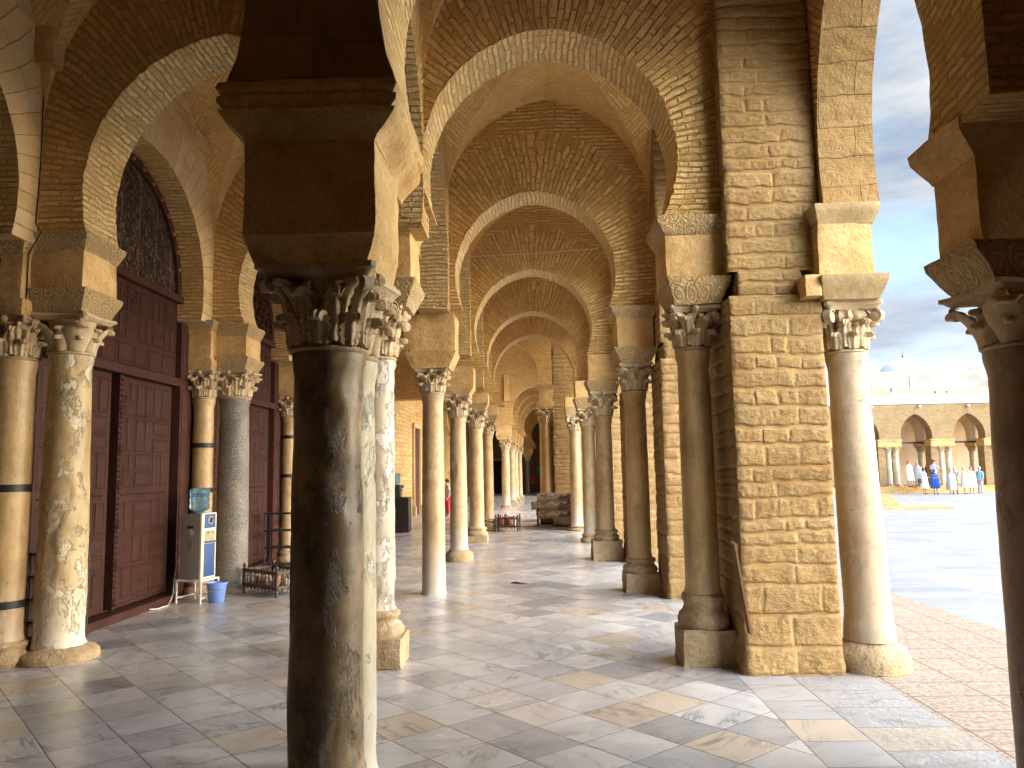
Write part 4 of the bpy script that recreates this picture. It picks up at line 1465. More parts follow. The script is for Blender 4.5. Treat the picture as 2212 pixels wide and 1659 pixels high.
# left aisle
column(-4.55, 7.62, 'peeling plastered marble column on a flat round base in front of the red doors', base=('flat', 0.0, 0.0, 0.13), rb=0.225, rt=0.185, captop=3.30, caph=0.40, capw=0.30,
       shaft_m=M_PLASTERSH, cap_m=M_CAP, style='plain', seed=15.1, chips=0.3, rough=0.007,
       impost=[('impost_slab', M_CARVED2, [(3.301, 0.245, 0.27), (3.32, 0.25, 0.28), (3.48, 0.315, 0.36), (3.52, 0.32, 0.365)], (0.0, 0.0)),
               ('impost_block', M_STONE, [(3.517, 0.265, 0.31), (3.90, 0.265, 0.31)], (0.0, 0.0)),
               ('cornice', M_CARVED2, [(3.897, 0.268, 0.313), (3.91, 0.27, 0.315), (4.03, 0.32, 0.37), (4.06, 0.325, 0.375)], (0.0, 0.0))])
gcol = column(-4.50, 11.82, 'rough speckled grey granite column behind the water cooler', name='granite_column', base=None, rb=0.235, rt=0.205, captop=3.27, caph=0.42, capw=0.31,
              shaft_m=M_GRANITE, cap_m=M_CAP, seed=16.4, rough=0.005,
              impost=[('impost_slab', M_CARVED2, [(3.271, 0.25, 0.28), (3.29, 0.255, 0.285), (3.42, 0.315, 0.36), (3.46, 0.32, 0.365)], (0.0, 0.0)),
                      ('impost_block', M_STONE, [(3.457, 0.27, 0.31), (3.78, 0.27, 0.31)], (0.0, 0.0)),
                      ('cornice', M_CARVED2, [(3.777, 0.273, 0.313), (3.80, 0.28, 0.32), (3.91, 0.32, 0.36), (3.955, 0.325, 0.365)], (0.0, 0.0))])
dup(gcol, (-4.50, 15.9, 0), 1.0, 'granite column by the second red door, hidden behind the foreground column')
dup(gcol, (-4.50, 20.0, 0), 2.0, 'granite column by the third red door, hidden behind the foreground column')
dup(gcol, (-4.50, 23.8, 0), 0.4, 'granite column by the long ashlar wall of the left aisle')


def strapped(x, y, label, straps, seed, r=0.15, basey=None):
    return column(x, y, label, name='strapped_column', base=('attic', 0.0, 0.0, 0.22), rb=r, rt=r * 0.94, captop=3.25, caph=0.42, capw=0.215, shaft_m=M_HONEY2, seed=seed,
                  straps=straps, impost=[('impost_slab', M_STONE, [(3.251, 0.19, 0.2), (3.27, 0.2, 0.21), (3.40, 0.23, 0.25)], (-0.02, 0)), ('impost_block', M_STONE, [(3.397, 0.2, 0.235), (3.84, 0.2, 0.235)], (-0.02, 0)),
                                         ('cornice', M_CARVED2, [(3.837, 0.205, 0.24), (3.85, 0.21, 0.25), (3.94, 0.25, 0.29), (3.98, 0.25, 0.29)], (-0.02, 0))], group='iron-strapped columns against the door wall')


strapped(-4.98, 7.42, 'iron-strapped column at the far left edge against the red woodwork', [0.55, 1.62, 2.92], 17.2, 0.19)
strapped(-4.86, 11.55, 'iron-strapped column behind the water cooler between two red doors', [1.5, 2.15, 2.8], 18.5)
strapped(-4.86, 15.72, 'iron-strapped column behind the dark metal rack, beyond the second red door', [1.68, 2.45], 19.1)
strapped(-4.86, 19.9, 'iron-strapped column past the third red door', [1.6, 2.4], 19.9)


# ------------------------------------------------------------------ door wall
def fYneg(x):
    return Matrix(((0, -1, 0, x), (1, 0, 0, 0), (0, 0, 1, 0), (0, 0, 0, 1)))


DOORC = [5.32, 9.5, 13.64, 17.8]
DE = [3.3, 7.41, 11.57, 15.72, 19.88]
DN = ['the door left of the frame', 'the big red door behind the peeling column', 'the red door beyond the granite column', 'the last red door']
for k, c in enumerate(DOORC):
    arch_wall('wide pale voussoir arch in the wall above ' + DN[k], fYneg(-4.75), DE[k] + 0.002, DE[k + 1], 7.68, 0.38,
              arch_profile(c, 1.68, 4.38, 5.9, 3.95, 3.95, 40), 3.95, 3.95, 0.75, 61 + k, mats=[M_VOUSS, M_BRICK], name='wall_arch', jit=0.004)
solid('wall_ledge', -4.76, -4.62, 7.93, 11.49, 6.42, 6.56, M_STONE, 'thin projecting ledge high on the wall above the big red door', 'ledge')


def raised(mb, y0, y1, z0, z1, x, h=0.012, ins=0.012):
    """a moulded panel standing proud of plane x towards +X"""
    L = []
    for d, hh in ((0, 0.0), (ins * 0.5, h), (ins * 1.6, h), (ins * 2.1, h * 0.35), (ins * 3.2, h * 0.35), (ins * 3.8, h * 0.8)):
        L.append([(x + hh, y0 + d, z0 + d), (x + hh, y1 - d, z0 + d), (x + hh, y1 - d, z1 - d), (x + hh, y0 + d, z1 - d)])
    ids = mb.grid(L, True)
    mb.face(ids[-1])


def panel_field(mb, y0, y1, z0, z1, x, cell, rnd, gap=0.022):
    ny = max(1, round((y1 - y0) / cell))
    nz = max(1, round((z1 - z0) / cell))
    cy, cz = (y1 - y0) / ny, (z1 - z0) / nz
    for i in range(ny):
        for j in range(nz):
            a, b, c, d = y0 + i * cy, y0 + (i + 1) * cy, z0 + j * cz, z0 + (j + 1) * cz
            g = gap / 2
            k = (i + j) % 2 if rnd.random() < 0.75 else rnd.randint(0, 2)
            if k == 0:
                m = (a + b) / 2
                raised(mb, a + g, m - g, c + g, d - g, x)
                raised(mb, m + g, b - g, c + g, d - g, x)
            elif k == 1:
                m = (c + d) / 2
                raised(mb, a + g, b - g, c + g, m - g, x)
                raised(mb, a + g, b - g, m + g, d - g, x)
            else:
                t = cy * 0.36
                u = cz * 0.36
                raised(mb, a + g, b - t - g, d - u + g, d - g, x)
                raised(mb, b - t + g, b - g, c + u + g, d - g, x)
                raised(mb, a + t + g, b - g, c + g, c + u - g, x)
                raised(mb, a + g, a + t - g, c + g, d - u - g, x)
                raised(mb, a + t + g, b - t - g, c + u + g, d - u - g, x)


def stud(mb, x, y, z, r=0.018):
    mb.lathe([(r, 0), (r * 0.95, r * 0.4), (r * 0.6, r * 0.8), (r * 0.15, r)], 8, (x, y, z), rot=Matrix.Rotation(PI / 2, 3, 'Y'), cap=False)


def door(c, label, seed, lattice=False, detail=True, open_=0.0):
    rnd = random.Random(seed)
    t = thing('wooden_door', label, 'door', (-5.1, c, 0))
    y0, y1 = -1.60, 1.60
    M_ = Matrix.Identity(4)
    # frame: jamb boards, reveals, lintel
    mb = MB()
    mb.box((-0.02, -1.84, 1.95), (0.10, 0.235, 1.95))
    mb.box((-0.02, 1.84, 1.95), (0.10, 0.235, 1.95))
    mb.box((0.0, 0, 3.03), (0.115, 1.606, 0.055))
    mb.box((-0.02, 0, 4.24), (0.11, 1.606, 0.05))
    for s in (-1, 1):
        for (za, zb) in ((0.2, 0.75), (0.8, 1.5), (1.55, 2.3), (2.35, 2.95), (3.1, 3.8)):
            if detail:
                raised(mb, s * 1.84 - 0.19, s * 1.84 - 0.02, za, zb, 0.08)
                raised(mb, s * 1.84 + 0.02, s * 1.84 + 0.19, za, zb, 0.08)
    mb.build('door_frame', M_DOORF, t, smooth=0)
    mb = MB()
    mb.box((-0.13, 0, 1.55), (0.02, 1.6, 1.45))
    mb.build('shadow_gap', M_VOID, t, smooth=0)  # black board behind the leaves, paints the shadow in the gaps
    mb = MB()
    mb.box((0.05, 0, 0.05), (0.12, 1.606, 0.05))
    mb.build('sill', M_DOORF, t, smooth=0)
    for s in (-1, 1):
        mb = MB()
        a, b = (-1.56, -0.10) if s < 0 else (0.0, 1.50)
        mb.box((-0.045, (a + b) / 2, 1.55), (0.045, (b - a) / 2, 1.42))
        if detail:
            panel_field(mb, a + 0.05, b - 0.05, 0.2, 1.42, 0.0, 0.40, rnd)
            panel_field(mb, a + 0.05, b - 0.05, 1.56, 2.92, 0.0, 0.40, rnd)
        lf = mb.build('door_leaf', M_DOOR, t, smooth=0)
        if detail:
            mb = MB()
            n = int((b - a - 0.1) / 0.055)
            for i in range(n):
                stud(mb, 0.0, a + 0.06 + i * 0.055, 1.49, 0.017)
            if s > 0:
                for i in range(int((b - a - 0.1) / 0.055)):
                    stud(mb, 0.0, a + 0.06 + i * 0.055, 0.165, 0.014)
            mb.build('stud_row', M_DOOR, lf, smooth=60)
    mb = MB()
    mb.box((0.025, 0.045, 1.55), (0.03, 0.045, 1.42))
    if detail:
        for i in range(42):
            stud(mb, 0.055, 0.045, 0.2 + i * 0.066, 0.024 if i % 7 else 0.042)
            stud(mb, 0.055, 0.015, 0.2 + i * 0.066, 0.010)
            stud(mb, 0.055, 0.075, 0.2 + i * 0.066, 0.010)
    mb.build('astragal', M_DOOR, t, smooth=50)
    mb = MB()
    mb.box((-0.05, 0, 3.64), (0.05, 1.606, 0.55))
    if detail:
        panel_field(mb, -1.56, 1.56, 3.45, 4.14, 0.0, 0.345, rnd)
        for i in range(8):
            w = 3.12 / 8
            raised(mb, -1.56 + i * w + 0.02, -1.56 + (i + 1) * w - 0.02, 3.12, 3.40, 0.0)
    mb.build('transom_panel', M_DOOR, t, smooth=0)
    # tympanum
    pr = arch_profile(0, 1.64, 4.38, 5.86, 4.29, 4.29, 36)
    mb = MB()
    rim = MB()
    if lattice:
        N = 26
        for i in range(N):
            for j in range(14):
                y = -1.6 + (i + 0.5) * 3.2 / N
                z = 4.34 + (j + 0.5) * 0.118
                top = max([p[1] for p in pr if abs(p[0] - y) < 0.12] or [0])
                if z + 0.05 > top - 0.06 or abs(y) > 1.55:
                    continue
                k = (i * 3 + j * 5) % 7
                if k < 2:
                    mb.box((0, y, z), (0.018, 0.05, 0.018))
                elif k < 4:
                    mb.box((0, y, z), (0.018, 0.018, 0.05))
                elif k < 5:
                    mb.box((0.004, y, z), (0.018, 0.05, 0.05))
                else:
                    mb.box((0, y - 0.035, z), (0.018, 0.016, 0.055))
                    mb.box((0, y + 0.01, z + 0.035), (0.0175, 0.05, 0.016))
        mb.build('lattice', M_DOOR, t, smooth=0)
        mb = MB()
        ids = [mb.add((-0.05, p[0], p[1])) for p in pr]
        mb.face(ids[::-1], [(p[0], p[1]) for p in pr][::-1])
        mb.build('tympanum', M_VOID, t, smooth=0)
    else:
        ids = [mb.add((-0.01, p[0], p[1])) for p in pr]
        mb.face(ids[::-1], [(p[0], p[1]) for p in pr][::-1])
        mb.build('tympanum', M_CARVEWOOD, t, smooth=0)
    rows = []
    for p in pr:
        a = (p[0], p[1])
        b = (p[0] - p[2] * 0.11, p[1] - p[3] * 0.11)
        rows.append([(0.0, *a), (0.04, *a), (0.04, *b), (0.0, *b)])
    rim.grid(rows, True)
    rb_ = rim.build('tympanum_rim', M_DOORF, t, smooth=0)
    if detail and not lattice:
        mb = MB()
        for i in range(3, len(pr) - 3, 2):
            p = pr[i]
            stud(mb, 0.04, p[0] - p[2] * 0.055, p[1] - p[3] * 0.055, 0.035)
        mb.build('rim_boss', paint('faded_red_boss', (0.30, 0.10, 0.055), 0.6), rb_, smooth=60)
    return t


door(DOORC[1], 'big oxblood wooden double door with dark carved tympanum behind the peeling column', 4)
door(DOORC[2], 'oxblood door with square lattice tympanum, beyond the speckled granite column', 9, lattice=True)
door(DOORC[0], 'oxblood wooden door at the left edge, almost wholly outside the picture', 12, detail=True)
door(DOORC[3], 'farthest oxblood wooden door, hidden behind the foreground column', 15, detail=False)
mbb = MB()
stack(mbb, [(5.72, 0.12, 0.09), (5.78, 0.13, 0.10), (7.6, 0.13, 0.10)], (-4.68, 7.21), 0.05, 0.1, 0.03)
mbb.jitter(0.012, 5, 2)
mbb.build('wall_corbel', M_STONE, None, (-4.6, 7.2, 5.72), label='short stone stub hanging high on the wall at top left', category='corbel')
mbt = MB()
mbt.tube([(-4.735, 7.275, 7.6), (-4.735, 7.275, 6.0), (-4.73, 7.27, 4.6), (-4.74, 7.26, 4.15), (-4.66, 7.22, 4.05), (-4.78, 7.24, 3.85), (-4.79, 7.25, 3.3)], 0.006, 6)
mbt.build('wall_cable', M_BLACK, None, (-4.735, 7.27, 3.3), label='thin black cable running down the wall at the upper left', category='cable')

mbt = MB()
mbt.tube([(-1.22, 15.07, 5.55), (-1.22, 15.07, 5.86), (-1.15, 15.07, 5.90), (0.1, 15.07, 5.93), (1.4, 15.07, 6.0)], 0.007, 6)
mbt.build('light_cable', M_WHITE, None, (-1.2, 15.07, 5.5), label='thin pale cable stretched across the brickwork above the third corridor arch', category='cable')

# ------------------------------------------------------------------ far end of the corridor
pier(0.74, 26.6, 0.85, 0.9, 'far pale ashlar pier rising behind the rolled carpets', 21, hl=6.2, res=0.05, foot=0.2)
column(0.50, 26.9, 'tall honey column standing against the far ashlar pier', base=None, rb=0.235, rt=0.215, captop=3.80, caph=0.48, capw=0.32, shaft_m=M_HONEY2, seed=31.0,
       impost=[('impost_slab', M_STONE, [(3.80, 0.27, 0.3), (3.85, 0.30, 0.33), (4.02, 0.31, 0.34)], (-0.02, 0)), ('impost_block', M_STONE, [(4.017, 0.25, 0.3), (4.42, 0.25, 0.3)], (0.02, 0)),
               ('cornice', M_CARVED, [(4.417, 0.26, 0.31), (4.55, 0.31, 0.34), (4.58, 0.31, 0.34)], (0.0, 0))])
arch_wall('far arch springing from the tall column, with a dark vault behind it', frameX(26.6), -4.7, 0.735, 7.66, 0.7,
          arch_profile(-0.98, 1.24, 4.95, 6.15, 4.2, 4.58, 40), 4.2, 4.58, 1.0, 71)
FARL = [(36.3, -1.22), (40.2, -1.05), (44.3, -0.97), (48.4, -0.80)]
FW = ['first', 'second', 'third', 'fourth']
for k, (y, x) in enumerate(FARL):
    column(x, y + 0.3, '%s honey column of the distant row seen past the carpets' % FW[k], base=('attic', 0.12 if k else 0.0, 0.0, 0.14), rb=0.19, rt=0.17, captop=3.15, caph=0.46, capw=0.27,
           shaft_m=M_HONEY, seed=40 + k, impost=[('impost_slab', M_STONE, [(3.15, 0.28, 0.3), (3.36, 0.36, 0.33)], (-0.08, 0)), ('impost_block', M_STONE, [(3.357, 0.36, 0.31), (3.8, 0.36, 0.31)], (-0.06, 0))])
    arch_wall('%s arch of the distant arcade at the far end of the corridor' % FW[k], frameX(y), x - 0.42, 2.6, 7.66, 0.6,
              arch_profile(x + 1.5, 1.16, 4.45, 5.6, 3.8, 3.8, 40), 3.8, 3.8, 0.85, 81 + k, group='distant arches at the end of the corridor')
    arch_wall('%s arch of the distant left aisle' % FW[k], frameX(y + 0.35), -4.75, x - 0.423, 7.66, 0.6,
              arch_profile((x - 5.0) / 2 - 0.05, 1.3, 4.45, 5.7, 3.8, 3.8, 40), 3.8, 3.8, 0.85, 91 + k, group='distant arches of the left aisle')
column(-0.33, 57.9, 'slim purple-grey column standing alone before the end wall', base=None, rb=0.17, rt=0.15, captop=2.75, caph=0.35, capw=0.26, shaft_m=M_GRANITE, seed=50,
       impost=[('impost_block', M_STONE, [(2.75, 0.25, 0.28), (3.0, 0.42, 0.31), (3.3, 0.42, 0.31)], (0, 0))])
arch_wall('last arch before the end wall, springing from the slim column', frameX(57.6), -0.75, 2.6, 7.66, 0.6, arch_profile(1.15, 1.15, 4.3, 5.4, 3.3, 3.3, 36), 3.3, 3.3, 0.85, 99)
for k, (a, b) in enumerate(((32.6, 36.6), (36.602, 40.5), (40.502, 44.6), (44.602, 48.7), (48.702, 53.2))):
    arch_wall('distant arch number %d of the courtyard side past the carpets' % (k + 1), frameY(2.6), a, b, 7.66, 0.4,
              arch_profile((a + b) / 2, 1.4, 4.4, 5.8, 3.8, 3.8, 24), 0.0, 0.0, 0.8, 121 + k, jit=0, group='distant arches of the courtyard side')
solid('porch_side_pier', 2.6, 3.2, 23.01, 25.2, -0.02, 7.66, M_BLOCK, 'broad stone pier closing the courtyard arcade past the fifth column', 'pier')
mb = MB()
mb.box((0, 0, 0.6), (0.12, 0.10, 0.6))
mb.build('hanging_stone_rib', M_STONE, None, at=(-1.1, 36.2, 4.9), smooth=0, label='small stone rib on the dark wall inside the far arch', category='corbel')
solid('courtyard_side_wall', 2.6, 3.0, 53.21, 62.4, -0.02, 7.66, M_BLOCK, 'farthest solid corridor wall on the courtyard side')
# end wall things
mb = MB()
mb.box((0, 0, 0), (0.20, 0.05, 0.42))
scr = MB()
scr.box((0, -0.055, 0), (0.16, 0.008, 0.37))
t = thing('notice_board', 'small dark framed notice board with blue sheet on the end wall', 'notice board', (0.44, 62.42, 1.76))
mb.build('frame', M_BLACK, t, smooth=0)
scr.build('blue_sheet', paint('blue_sheet', (0.10, 0.22, 0.32), 0.4), t, smooth=0)
t = thing('water_drum', 'orange-red water drum on a stand by the end wall', 'water drum', (0.04, 60.4, 0))
mb = MB()
mb.lathe([(0.20, 0.72), (0.24, 0.75), (0.24, 0.95), (0.25, 0.96), (0.25, 0.99), (0.24, 1.0), (0.24, 1.22), (0.26, 1.24), (0.26, 1.28), (0.12, 1.30)], 20)
mb.build('drum', M_RED, t)
mb = MB()
for a in range(4):
    an = a * PI / 2 + PI / 4
    mb.tube([(0.24 * math.cos(an), 0.24 * math.sin(an), 0), (0.18 * math.cos(an), 0.18 * math.sin(an), 0.72)], 0.02, 6)
mb.build('stand', M_BLACK, t)
mb = MB()
mb.tube([(0, -0.24, 0.80), (0, -0.31, 0.80), (0, -0.33, 0.76)], 0.02, 6)
mb.build('tap', M_WHITE, t)
t = thing('storage_crate', 'red crate standing on the floor near the end wall', 'crate', (-1.45, 59.8, 0))
mb = MB()
mb.box((0, 0, 0.3), (0.28, 0.25, 0.28))
for z in (0.1, 0.3, 0.5):
    mb.box((0, 0, z), (0.295, 0.265, 0.03))
mb.build('box', M_RED, t, smooth=0)
mb = MB()
mb.box((0, 0, 0.6), (0.31, 0.28, 0.02))
mb.build('lid', M_BLACK, t, smooth=0)
t = thing('filled_sack', 'pale sack slumped beside the red crate near the end wall', 'sack', (-0.95, 59.9, 0))
mb = MB()
mb.lathe([(0.16, 0), (0.26, 0.06), (0.28, 0.2), (0.24, 0.4), (0.15, 0.5), (0.06, 0.55), (0.08, 0.62)], 20)
mb.jitter(0.05, 4, 3)
mb.build('sack', M_CREAM, t)
# dark opening with trolley at far left
t = thing('dark_doorway', 'black doorway in the end wall left of the distant columns', 'doorway', (-3.4, 62.45, 0))
mb = MB()
mb.box((0, 0, 1.25), (1.1, 0.04, 1.25))
mb.build('opening', M_VOID, t, smooth=0)
mb = MB()
for x in (-1.15, 1.15):
    mb.box((x, -0.02, 1.27), (0.06, 0.07, 1.27))
mb.box((0, -0.02, 2.60), (1.21, 0.07, 0.06))
mb.build('surround', M_STONE, t, smooth=0)
t = thing('metal_trolley', 'thin grey metal trolley parked before the dark doorway', 'trolley', (-3.2, 55.0, 0))
mb = MB()
for x in (-0.4, 0.4):
    for y in (-0.25, 0.25):
        mb.tube([(x, y, 0.1), (x, y, 1.0)], 0.02, 6)
for z in (0.3, 0.65, 1.0):
    mb.box((0, 0, z), (0.42, 0.27, 0.015))
mb.build('frame', M_STEEL, t, smooth=0)
for x in (-0.38, 0.38):
    for y in (-0.24, 0.24):
        mb = MB()
        mb.lathe([(0.05, -0.015), (0.05, 0.015)], 12, (x, y, 0.05), rot=Matrix.Rotation(PI / 2, 3, 'X'))
        mb.build('castor', M_BLACK, t)
# tall doorway in the far aisle wall
t = thing('stone_framed_doorway', 'tall narrow doorway with pale stone jambs in the far aisle wall', 'doorway', (-4.74, 32.2, 0))
mb = MB()
mb.box((-0.01, 0, 1.75), (0.03, 0.75, 1.75))
mb.build('opening', M_DOOR, t, smooth=0)
mb = MB()
for y in (-0.88, 0.88):
    stack(mb, [(0, 0.14, 0.14), (0.35, 0.14, 0.14), (0.37, 0.09, 0.10), (3.5, 0.09, 0.10)], (0, y), 0.06, 0.4)
mb.box((0, 0, 3.58), (0.10, 1.0, 0.085))
mb.build('jambs', M_PALESTONE, t, smooth=0)

# ------------------------------------------------------------------ carpets
def carpet_mat(name, c1, c2, sc, style):
    m = Mat(name, 0.95, 0.1)
    if style == 0:
        v = m.n('ShaderNodeTexVoronoi', None, {'Vector': m.uv, 'Scale': sc, 'Randomness': 0.7})
        s = m.math('SINE', m.math('MULTIPLY', v, 20.0))
        f = m.ramp(s, [(0.40, 0.0), (0.50, 1.0)])
        band = m.ramp(m.noise(m.uv, 1.7, 2), [(0.44, 0.0), (0.48, 1.0)])
        f = m.mix(0.5, f, band)
    else:
        sp = m.t.nodes.new('ShaderNodeSeparateXYZ')
        m.t.links.new(m.uv, sp.inputs[0])
        a = m.math('PINGPONG', m.math('MULTIPLY', sp.outputs[0], sc), 0.5)
        b = m.math('PINGPONG', m.math('MULTIPLY', sp.outputs[1], sc), 0.5)
        f = m.ramp(m.math('SINE', m.math('MULTIPLY', m.math('ADD', a, b), 12.6)), [(0.35, 0.0), (0.5, 1.0)])
    c = m.mix(f, c1, c2)
    c = m.mix(0.4, c, m.ramp(m.noise(m.obj, 90, 3), [(0.3, 0.7), (0.6, 1.1)]), 'MULTIPLY')
    m.col(c)
    m.bump(m.noise(m.obj, 80, 3), 0.004)
    return m.m


CM1 = carpet_mat('mauve_beige_carpet', (0.24, 0.16, 0.18), (0.80, 0.72, 0.55), 4.5, 0)
CM2 = carpet_mat('lozenge_carpet', (0.22, 0.17, 0.11), (0.62, 0.56, 0.40), 9, 1)
CM3 = paint('dark_carpet_back', (0.20, 0.13, 0.14), 0.95, 0.1, 0.3, 40, 0.004)


def roll(x0, x1, y, z, r, mat, label, tilt=0.0, end=None):
    mb = MB()
    n = 40
    rows, uvs = [], []
    turns = 4
    L = x1 - x0
    for i in range(15):
        x = x0 + L * i / 14
        row, ur = [], []
        for k in range(n):
            a = 2 * PI * k / n
            rr = r * (1 + 0.035 * mnoise.noise(Vector((x * 2.0, math.cos(a) * 1.4, math.sin(a) * 1.4 + z * 9))))
            row.append((x - (x0 + x1) / 2, rr * math.cos(a), rr * math.sin(a) * 0.92 + (x - x0) * tilt))
            ur.append((x, a * r))
        ur.append((x, 2 * PI * r))
        rows.append(row)
        uvs.append(ur)
    mb.grid(rows, True, uvs)
    for sx, row in ((-1, rows[0]), (1, rows[-1])):
        # spiral end: sunken rings
        cx = row[0][0]
        cz = sum(p[2] for p in row) / n
        rings = [row]
        for q, dx in ((0.86, 0.0), (0.84, 0.02), (0.66, 0.02), (0.64, 0.0), (0.44, 0.0), (0.42, 0.025), (0.22, 0.025), (0.2, 0.0), (0.05, 0.0)):
            rings.append([(cx - sx * dx, p[1] * q, cz + (p[2] - cz) * q) for p in row])
        ids = mb.grid(rings, True, None, 1)
        mb.face(ids[-1], None, 1)
    return mb.build('rolled_carpet', [mat, end or CM3], None, at=((x0 + x1) / 2, y, z), smooth=60, label=label, category='carpet', group='rolled carpets stacked by the far pier')


roll(0.22, 2.0, 24.9, 0.18, 0.17, CM3, 'dark rolled carpet on the rack, lowest behind the lozenge rolls')
roll(0.10, 1.9, 24.85, 0.46, 0.16, CM1, 'mauve patterned carpet roll bulging at the left end of the stack, middle layer')
roll(0.14, 1.95, 24.5, 0.34, 0.13, CM1, 'floral beige carpet roll at the front of the stack, above the lozenge rolls')
roll(-0.05, 1.85, 24.55, 0.62, 0.13, CM1, 'mauve and cream carpet roll sticking out furthest left, second from top', 0.04)
roll(0.12, 1.9, 24.6, 0.86, 0.14, CM1, 'cream and mauve patterned carpet roll lying topmost on the stack', 0.0)
roll(0.62, 1.15, 24.25, 0.15, 0.14, CM2, 'small striped carpet roll on the floor left of the lozenge roll', end=CM2)
roll(0.82, 1.7, 24.0, 0.16, 0.155, CM2, 'cream lozenge-patterned carpet roll on the floor in front of the stack', end=CM2)
t = thing('wooden_rack', 'low wooden rack under the rolled carpets', 'rack', (0.9, 24.8, 0))
for x in (-0.75, 0.75):
    for y in (-0.32, 0.35):
        mb = MB()
        mb.box((x, y, 0.35), (0.03, 0.03, 0.35))
        mb.build('upright', M_DARKWOOD, t, smooth=0)
mb = MB()
mb.box((0, 0, 0.02), (0.8, 0.38, 0.015))
mb.build('shelf', paint('pale_wood_shelf', (0.40, 0.28, 0.18)), t, smooth=0)


# ------------------------------------------------------------------ turned wood crates with jars
def spindle(mb, x, y, z0, z1, r):
    h = z1 - z0
    P_ = [(0.5, 0), (1.0, 0.05), (0.55, 0.12), (0.5, 0.2), (1.1, 0.34), (0.7, 0.42), (0.45, 0.5), (0.7, 0.58), (1.1, 0.66), (0.5, 0.8), (0.55, 0.88), (1.0, 0.95), (0.5, 1.0)]
    mb.lathe([(r * a, z0 + h * b) for a, b in P_], 8, (x, y, 0))


def planter(loc, rz, w, d, label, jars, s=1.0):
    t = thing('turned_wood_crate', label, 'crate', loc, rz)
    hw, hd = w / 2, d / 2
    for sx in (-1, 1):
        for sy in (-1, 1):
            mb = MB()
            r = 0.030
            pr = [(0.5, 0), (0.95, 0.02), (0.6, 0.05), (0.9, 0.09), (0.6, 0.12), (1.0, 0.14), (1.0, 0.24), (0.65, 0.27), (1.1, 0.31), (0.7, 0.35), (1.0, 0.38), (1.0, 0.46), (0.5, 0.475), (0.85, 0.50), (0.9, 0.53), (0.3, 0.56)]
            mb.lathe([(r * a, b * s) for a, b in pr], 12, (sx * hw, sy * hd, 0))
            mb.build('post', M_DARKWOOD, t, smooth=50)
    for (x, y, hx, hy) in ((0, -hd, hw, 0.012), (0, hd, hw, 0.012), (-hw, 0, 0.012, hd), (hw, 0, 0.012, hd)):
        mb = MB()
        mb.box((x, y, 0.43 * s), (hx, hy, 0.022))
        mb.box((x, y, 0.165 * s), (hx, hy, 0.025))
        n = max(3, int((hx if hx > hy else hy) * 2 / 0.085))
        for i in range(1, n):
            k = -1 + 2 * i / n
            px, py = (x + k * hx, y) if hx > hy else (x, y + k * hy)
            spindle(mb, px, py, 0.185 * s, 0.41 * s, 0.014)
            if i % 2:
                spindle(mb, px, py, 0.45 * s, 0.52 * s, 0.010)
            # scalloped apron
            mb.lathe([(0.004, 0.095 * s), (0.016, 0.11 * s), (0.010, 0.125 * s), (0.03, 0.142 * s)], 8, (px, py, 0))
        mb.build('railing', M_DARKWOOD, t, smooth=50)
    mb = MB()
    mb.box((0, 0, 0.155 * s), (hw - 0.01, hd - 0.01, 0.01))
    mb.build('tray', M_DARKWOOD, t, smooth=0)
    T = t.matrix_basis if False else Matrix.Translation(loc) @ Matrix.Rotation(rz, 4, 'Z')
    for k, (jx, jy, r, h, kind, lab) in enumerate(jars):
        h = h * s
        o = T @ Vector((jx, jy, 0.166 * s))
        jt = thing('glazed_jar', lab, 'jar', tuple(o), 0)
        mb = MB()
        mb.lathe([(r * 0.7, 0), (r, h * 0.15), (r * 1.05, h * 0.5), (r * 0.8, h * 0.8), (r * 0.6, h * 0.88)], 14)
        mb.build('body', kind[0], jt, smooth=60)
        mb = MB()
        mb.lathe([(r * 0.65, h * 0.88), (r * 0.7, h * 0.92), (r * 0.5, h), (r * 0.1, h * 1.03)], 14)
        mb.build('lid', kind[1], jt, smooth=60)
    return t


JW = paint('cream_glaze', (0.60, 0.52, 0.38), 0.25, 0.5, 0.5, 30)
JO = paint('orange_glaze', (0.55, 0.20, 0.04), 0.25, 0.5, 0.3, 20)
JR = paint('red_glaze', (0.42, 0.05, 0.03), 0.25, 0.5, 0.3, 20)
JB = paint('brown_glaze', (0.20, 0.09, 0.04), 0.3, 0.5, 0.3, 20)
JG = paint('green_glaze', (0.08, 0.14, 0.06), 0.3, 0.5, 0.3, 20)
planter((-3.76, 11.55, 0), R(-38), 0.80, 0.48, 'dark turned-wood crate on legs holding jars, beside the granite column', s=0.78, jars=[
    (-0.28, -0.10, 0.05, 0.17, (JB, JW), 'brown jar with cream lid, leftmost in the nearer wooden crate'),
    (-0.14, -0.08, 0.055, 0.20, (JO, JB), 'brown-lidded orange jar, second from left in the nearer wooden crate'),
    (0.0, -0.10, 0.055, 0.17, (JW, JW), 'cream jar in the middle of the nearer wooden crate'),
    (0.15, -0.06, 0.06, 0.22, (JO, JR), 'red-lidded orange jar, tallest one in the nearer wooden crate'),
    (0.28, 0.02, 0.045, 0.16, (JW, JO), 'cream jar with orange lid at the right of the nearer wooden crate')])
planter((-0.72, 22.7, 0), R(-8), 0.62, 0.42, 'far small dark turned-wood crate holding coloured jars by the fifth left column', s=0.85, jars=[
    (-0.20, 0.0, 0.06, 0.36, (JR, JB), 'red jar with brown lid, left in the far wooden crate'),
    (-0.07, 0.06, 0.06, 0.40, (JG, JR), 'green jar with red lid poking above the far wooden crate'),
    (0.05, -0.04, 0.055, 0.33, (JR, JR), 'plain red jar at the centre of the far wooden crate'),
    (0.19, 0.03, 0.05, 0.34, (JW, JB), 'cream jar at the right end of the far wooden crate')])


